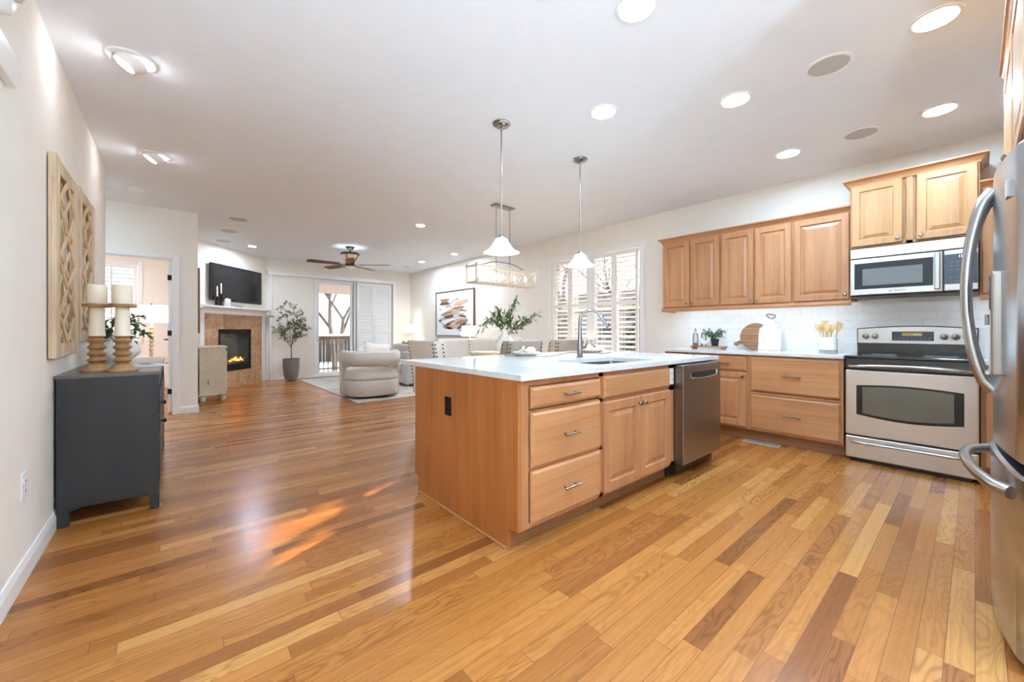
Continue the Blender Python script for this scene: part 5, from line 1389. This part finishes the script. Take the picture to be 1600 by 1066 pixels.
# ------------------------------------------------------------------ on the right-hand worktop
WZ = .9145
t = thing('wooden_riser', 'narrow wooden riser tray at the back of the worktop', 'tray', (4.96, 2.11, WZ), 90)
bm = BM(); box(bm, -.20, .20, -.06, .06, .018, .034, .004); obj('board', bm, 'board_wood', t)
for s in (-1, 1):
    bm = BM(); box(bm, s * .17 - .012, s * .17 + .012, -.055, .055, 0, .018, .003); obj('foot', bm, 'board_wood', t)
RZ = WZ + .0345
for x, y, h, s in ((4.94, 2.262, .215, 'clear glass bottle with a wooden base, left on the riser'), (4.995, 2.185, .195, 'clear glass bottle behind the white bird, second on the riser')):
    t = thing('glass_bottle', s, 'bottle', (x, y, RZ), 0, 'clear glass bottles on the riser')
    bm = BM(); lathe(bm, [(.032, 0), (.032, .035)], 24); obj('bottle_base', bm, 'board_wood', t, True)
    bm = BM(); lathe(bm, [(.031, .0352), (.031, .12), (.026, .145), (.013, .165), (.011, .19)], 24); obj('bottle_glass', bm, 'bottle_glass', t, True)
    bm = BM(); lathe(bm, [(.012, .19), (.012, .20), (.004, .205), (.003, h + .01)], 12); obj('pourer', bm, 'nickel', t, True)
t = thing('bird_figurine', 'white ceramic bird on the riser between bottle and plant', 'figurine', (4.935, 2.155, RZ), 80)
bm = BM(); cs2 = [((-.065, .045), .006), ((-.045, .042), .018), ((-.015, .035), .030), ((.012, .040), .026), ((.032, .060), .017), ((.042, .082), .015), ((.048, .092), .011), ((.06, .094), .003)]
tube(bm, [(a[0], 0, a[1]) for a, r_ in cs2], [r_ for a, r_ in cs2], 16); obj('bird_body', bm, 'porcelain', t, True)
bm = BM(); tube(bm, [(-.05, 0, .045), (-.08, 0, .085), (-.088, 0, .115)], [.012, .008, .003], 10); obj('tail', bm, 'porcelain', t, True)
bm = BM(); lathe(bm, [(.018, 0), (.014, .01)], 14); obj('stand', bm, 'porcelain', t, True)
t = thing('potted_herb', 'small leafy plant in a black pot on the riser', 'plant', (4.94, 2.03, RZ), 0)
bm = BM(); lathe(bm, [(.034, 0), (.036, .002), (.046, .075), (.049, .078), (.049, .088), (.042, .088), (.040, .078), (.001, .078)], 28); obj('pot', bm, 'black_plastic', t, True)
rnd = random.Random(17); ps = [path((0, 0, .075), (rnd.uniform(-.11, .11), rnd.uniform(-.11, .11), rnd.uniform(.11, .20)), (0, 0, .02), 4) for k in range(30)]
foliage(t, ps, .038, .016, 11, 'leaf_olive', 'stem_green', 18, .0016, .25)
# cutting boards leaning on the tile
t = thing('round_cutting_board', 'round wooden cutting board with a side handle leaning on the tiles', 'cutting board', (5.035, 1.665, WZ), -90)
m = Matrix.Rotation(R(-10), 4, 'X') @ Matrix.Translation((0, 0, .001))
mm = m @ Matrix(((1, 0, 0, 0), (0, 0, 1, -.010), (0, 1, 0, 0), (0, 0, 0, 1)))
bm = BM(); pts = []
for k in range(41):
    a = R(-62 + k * (254 + 0) / 40); pts.append((.175 * math.cos(a) + .03, .155 + .165 * math.sin(a)))
hx = R(205); c0 = Vector((.03, .155)); hd_ = Vector((math.cos(hx), math.sin(hx))); hp = Vector((-hd_.y, hd_.x))
pts = [(c0.x + .155 * math.cos(R(a)), c0.y + .155 * math.sin(R(a))) for a in range(-140, 194, 6)]
hnd = [c0 + hd_ * .150 - hp * -.022, c0 + hd_ * .20 + hp * .016, c0 + hd_ * .225 + hp * .022, c0 + hd_ * .24, c0 + hd_ * .225 - hp * .022, c0 + hd_ * .20 - hp * .016, c0 + hd_ * .150 - hp * .022]
pts = [(x, y) for x, y in pts] + [tuple(v) for v in [c0 + hd_ * .150 - hp * .022, c0 + hd_ * .20 - hp * .018, c0 + hd_ * .225 - hp * .024, c0 + hd_ * .243, c0 + hd_ * .225 + hp * .024, c0 + hd_ * .20 + hp * .018, c0 + hd_ * .150 + hp * .022]]
prism(bm, pts, 0, .018, mat=mm); obj('board', bm, 'board_wood', t)
for v in (-1, 1):
    pass
t = thing('marble_board', 'white speckled stone serving board with a leather loop leaning on the tiles', 'cutting board', (5.005, 1.475, WZ), -90)
m = Matrix.Rotation(R(-9), 4, 'X'); mm = m @ Matrix(((1, 0, 0, 0), (0, 0, 1, -.022), (0, 1, 0, 0), (0, 0, 0, 1)))
pts = [(-.105, 0), (.105, 0), (.108, .06), (.108, .20), (.100, .245), (.075, .275), (.045, .295), (.030, .32), (.028, .36), (.018, .378), (-.018, .378), (-.028, .36), (-.030, .32), (-.045, .295), (-.075, .275), (-.100, .245), (-.108, .20), (-.108, .06)]
bm = BM(); prism(bm, pts, 0, .015, mat=mm); obj('board', bm, 'marble_chip', t)
bm = BM(); tube(bm, [m @ Vector((x, y, z)) for x, y, z in ((.0, -.03, .355), (-.035, -.05, .385), (-.03, -.055, .40), (.02, -.055, .395), (.05, -.05, .385), (.05, -.045, .365), (.01, -.035, .35))], .006, 8); obj('leather_loop', bm, 'leather_brown', t, True)
# utensil crock
t = thing('utensil_crock', 'white crock with a bare clay base band beside the cooker', 'crock', (4.93, .945, WZ))
bm = BM(); lathe(bm, [(.071, .034), (.073, .038), (.073, .135), (.070, .150), (.065, .153), (.060, .150), (.060, .03), (.001, .03)], 40); obj('crock_body', bm, 'porcelain', t, True)
bm = BM(); lathe(bm, [(.070, 0), (.0725, .003), (.0725, .0335), (.058, .0338)], 40); obj('clay_band', bm, 'tray_grey', t, True)
for i, (kind, dx, dy, hh, s) in enumerate((('spoon', -.03, .055, .285, 'leftmost wooden spoon in the crock, leaning left'), ('fork', -.01, .035, .28, 'wooden fork second from the left in the crock'),
        ('turner', .01, .018, .31, 'tallest wooden turner in the crock'), ('spoon', -.04, -.004, .275, 'wooden spoon upright in the middle of the crock'),
        ('spoon', .02, -.018, .27, 'wooden spoon just right of the crock centre'), ('turner', -.01, -.06, .285, 'rightmost wooden spatula in the crock, leaning right'))):
    t = thing('wooden_utensil', s, 'utensil', (4.93 + dx * .3, .945 + dy * .35, WZ + .034), 0, 'wooden utensils in the crock')
    e = Vector((dx * 1.0, dy * 1.2, hh - .035)); st_ = e * .72
    bm = BM(); tube(bm, [(0, 0, 0), tuple(st_ * .5), tuple(st_)], [.005, .006, .007], 8); obj('shaft', bm, 'utensil_wood', t, True)
    d_ = e.normalized(); side = Vector((0, 1, 0)); side = (side - d_ * side.dot(d_)).normalized(); nrm = d_.cross(side)
    M4 = Matrix((( side.x, nrm.x, d_.x, st_.x), (side.y, nrm.y, d_.y, st_.y), (side.z, nrm.z, d_.z, st_.z), (0, 0, 0, 1)))
    bm = BM()
    if kind == 'spoon': lathe(bm, [(.006, -.01), (.018, .015), (.026, .045), (.024, .07), (.006, .088)], 20, mat=M4, sy=.35)
    else:
        P_ = [(-.006, -.01), (-.022, .03), (-.026, .085), (.026, .095), (.022, .03), (.006, -.01)] if kind == 'turner' else [(-.006, -.01), (-.024, .03), (-.024, .085), (-.012, .085), (-.010, .045), (-.005, .045), (-.005, .085), (.005, .085), (.005, .045), (.010, .045), (.012, .085), (.024, .085), (.024, .03), (.006, -.01)]
        prism(bm, P_, -.004, .004, mat=M4 @ Matrix(((1, 0, 0, 0), (0, 0, 1, 0), (0, 1, 0, 0), (0, 0, 0, 1))))
    obj('utensil_head', bm, 'utensil_wood', t, kind == 'spoon')

# ------------------------------------------------------------------ behind the viewpoint: unseen torchiere lamps added to light the ceiling
for x, y, s in ((1.0, -2.2, 'added white torchiere uplight behind the viewpoint, nearer the kitchen'), (-.15, -.75, 'added white torchiere uplight behind the viewpoint, by the left wall')):
    t = thing('added_uplighter', s, 'lamp', (x, y, 0), 0, 'added torchiere lamps behind the viewpoint')
    bm = BM(); lathe(bm, [(.14, .0005), (.14, .02), (.02, .035)], 28); obj('base', bm, 'trim_white', t, True)
    bm = BM(); cyl(bm, (0, 0, .03), (0, 0, 1.22), .012); obj('pole', bm, 'trim_white', t, True)
    bm = BM(); lathe(bm, [(.03, 1.22), (.10, 1.24), (.18, 1.27), (.175, 1.27), (.095, 1.245), (.02, 1.23)], 32, cap=False); obj('lamp_shade', bm, 'trim_white', t, True)
    bm = BM(); lathe(bm, [(.02, 1.235), (.085, 1.25), (.085, 1.27), (.02, 1.275)], 24); obj('light_bulb', bm, 'added_torch_bulb', t, True)
# ------------------------------------------------------------------ outdoors
bm = BM(); box(bm, -30, 60, 11.6, 90, -2.2, -2.0); box(bm, 5.6, 60, -30, 11.6, -1.2, -1.0); box(bm, -40, 5.6, -50, -4.05, -.6, -.4); box(bm, -40, -3.0, -4.05, 11.6, -1.2, -1.0)  # slab behind the viewpoint is added to bounce daylight onto the ceiling
tag(obj('snowy_ground', bm, 'snow'), 'snow-covered yard outside', 'snow', kind='structure')
bm = BM(); box(bm, 1.0, 6.4, 10.66, 13.0, -.30, -.12); dk = tag(obj('deck_floor', bm, 'deck_paint'), 'grey deck boards outside the patio door', 'deck', kind='structure')
bm = BM(); box(bm, 1.2, 6.2, 12.0, 12.43, -.1195, -.08, .02); box(bm, 3.4, 6.2, 10.9, 11.5, -.1195, -.10, .01); tag(obj('snow_patch', bm, 'snow'), 'snow lying on the deck by the railing', 'snow', kind='stuff')
bm = BM(); box(bm, .6, 6.3, 10.66, 19, 2.8, 2.95); struct('ceiling_porch', bm, 'porch_ceiling')
rl = thing('deck_railing', 'deck railing with dark spindles and a snow-topped rail', 'railing', (0, 12.5, -.12))
bm = BM(); box(bm, 1.0, 6.4, -.05, .05, .98, 1.08, .004); box(bm, 1.0, 6.4, -.02, .02, .10, .14); obj('rail', bm, 'railing_wood', rl)
bm = BM(); box(bm, 1.0, 6.4, -.06, .06, 1.081, 1.15, .025, 3); obj('snow_cap', bm, 'snow', rl, True)
for k in range(36):
    x = 1.5 + k * .125; bm = BM(); box(bm, x - .011, x + .011, -.012, .012, .0, .98); obj('spindle', bm, 'railing_dark', rl)
def bare_tree(x, y, z0, h, seed, label, r=.12, dep=5):
    rnd = random.Random(seed); bm = BM()
    def grow(p, d, L, r_, lvl):
        q = p + d * L; mid = p + d * L * .5 + Vector((rnd.uniform(-1, 1), rnd.uniform(-1, 1), 0)) * L * .05
        tube(bm, [p, mid, q], [r_, r_ * .85, r_ * .7], 6 if lvl < 2 else 4)
        if lvl >= dep: return
        for k in range(3 if lvl < 3 else 3):
            nd = (d + Vector((rnd.uniform(-1, 1), rnd.uniform(-1, 1), rnd.uniform(-.25, .6))) * .75).normalized()
            grow(q if k else p.lerp(q, .75), nd, L * rnd.uniform(.6, .8), r_ * .55, lvl + 1)
    grow(Vector((x, y, z0)), Vector((rnd.uniform(-.06, .06), rnd.uniform(-.06, .06), 1)).normalized(), h * .36, r, 0)
    return tag(obj('bare_tree', bm, 'bark', None, True), label, 'tree', 'bare winter trees outside')
bare_tree(6.6, 22.5, -2, 9, 1, 'leafless tree in the yard, left part of the patio door', .14)
bare_tree(9.6, 31, -2, 11, 2, 'leafless tree in the yard, middle of the patio door', .16)
bare_tree(17.5, 38, -2, 12, 3, 'leafless tree in the yard, right part of the patio door', .18)
bare_tree(10.4, 9.4, -1, 8, 4, 'leafless tree outside the dining window, left panes', .13)
bare_tree(17.5, 11.8, -1, 8, 5, 'leafless tree outside the dining window, right panes', .12)
bare_tree(-2.2, 16, -2, 9, 6, 'leafless tree outside the bedroom window', .15)
bare_tree(21, 19.5, -1, 10, 8, 'leafless tree far outside the dining window', .15)
def evergreen(x, y, z0, h, r, seed, label):
    rnd = random.Random(seed); t = thing('evergreen_tree', label, 'tree', (x, y, z0), 0, 'evergreens outside')
    bm = BM(); cyl(bm, (0, 0, 0), (0, 0, h * .3), .12, .1); obj('trunk', bm, 'bark', t)
    bm = BM(); n = 12
    for k in range(n):
        z = h * .1 + h * .9 * k / n; rr = r * (1 - k / n) + .08; 
        for j in range(16):
            a = rnd.uniform(0, 2 * PI); L = rr * rnd.uniform(.75, 1.1); p = Vector((0, 0, z + rnd.uniform(0, h / n))); d = Vector((math.cos(a), math.sin(a), -.25))
            for q in range(5):
                s = p + d * L * (q + 1) / 5
                for w in range(3): leaf(bm, p + d * L * q / 5, d + Vector((rnd.uniform(-.6, .6), rnd.uniform(-.6, .6), rnd.uniform(-.4, .3))), L * .4, L * .16, rnd)
    obj('needles', bm, 'leaf_evergreen', t); return t
evergreen(4.6, 23.5, -2, 4.4, 1.1, 1, 'dark evergreen beyond the deck, seen at the left of the patio door')
evergreen(12.6, 7.6, -1, 4.4, 1.1, 2, 'dark evergreen outside the dining window')
evergreen(15, 14.4, -1, 5, 1.4, 3, 'dark evergreen outside the left panes of the dining window')
t = thing('neighbour_house', 'grey house with a pitched roof beyond the dining window', 'house', (26, 17, -1), 0)
bm = BM(); box(bm, 0, 8, -8, 8, 0, 3.6); obj('wall', bm, 'house_siding', t)
bm = BM(); prism(bm, [(-.6, 3.6), (8.6, 3.6), (4, 5.6)], -8.4, 8.4, mat=Matrix(((1, 0, 0, 0), (0, 0, 1, 0), (0, 1, 0, 0), (0, 0, 0, 1)))); obj('roof', bm, 'roof_grey', t)
for y in (-5, -1.5, 2, 5.5):
    bm = BM(); box(bm, -.03, 0.01, y - .6, y + .6, 1.2, 2.5); obj('window', bm, 'panel_blue', t)
t = thing('garden_fence', 'brown board fence at the back of the yard', 'fence', (4, 42, -2), 0)
for k in range(60):
    bm = BM() if k == 0 else bm; box(bm, 6 + k * .3, 6.28 + k * .3, 0, .03, 0, 2.6)
obj('boards', bm, 'railing_wood', t)
bm = BM()
for k in range(9): box(bm, 6 + k * 2.2, 6.12 + k * 2.2, .04, .16, 0, 2.7)
obj('fence_posts', bm, 'railing_wood', t)
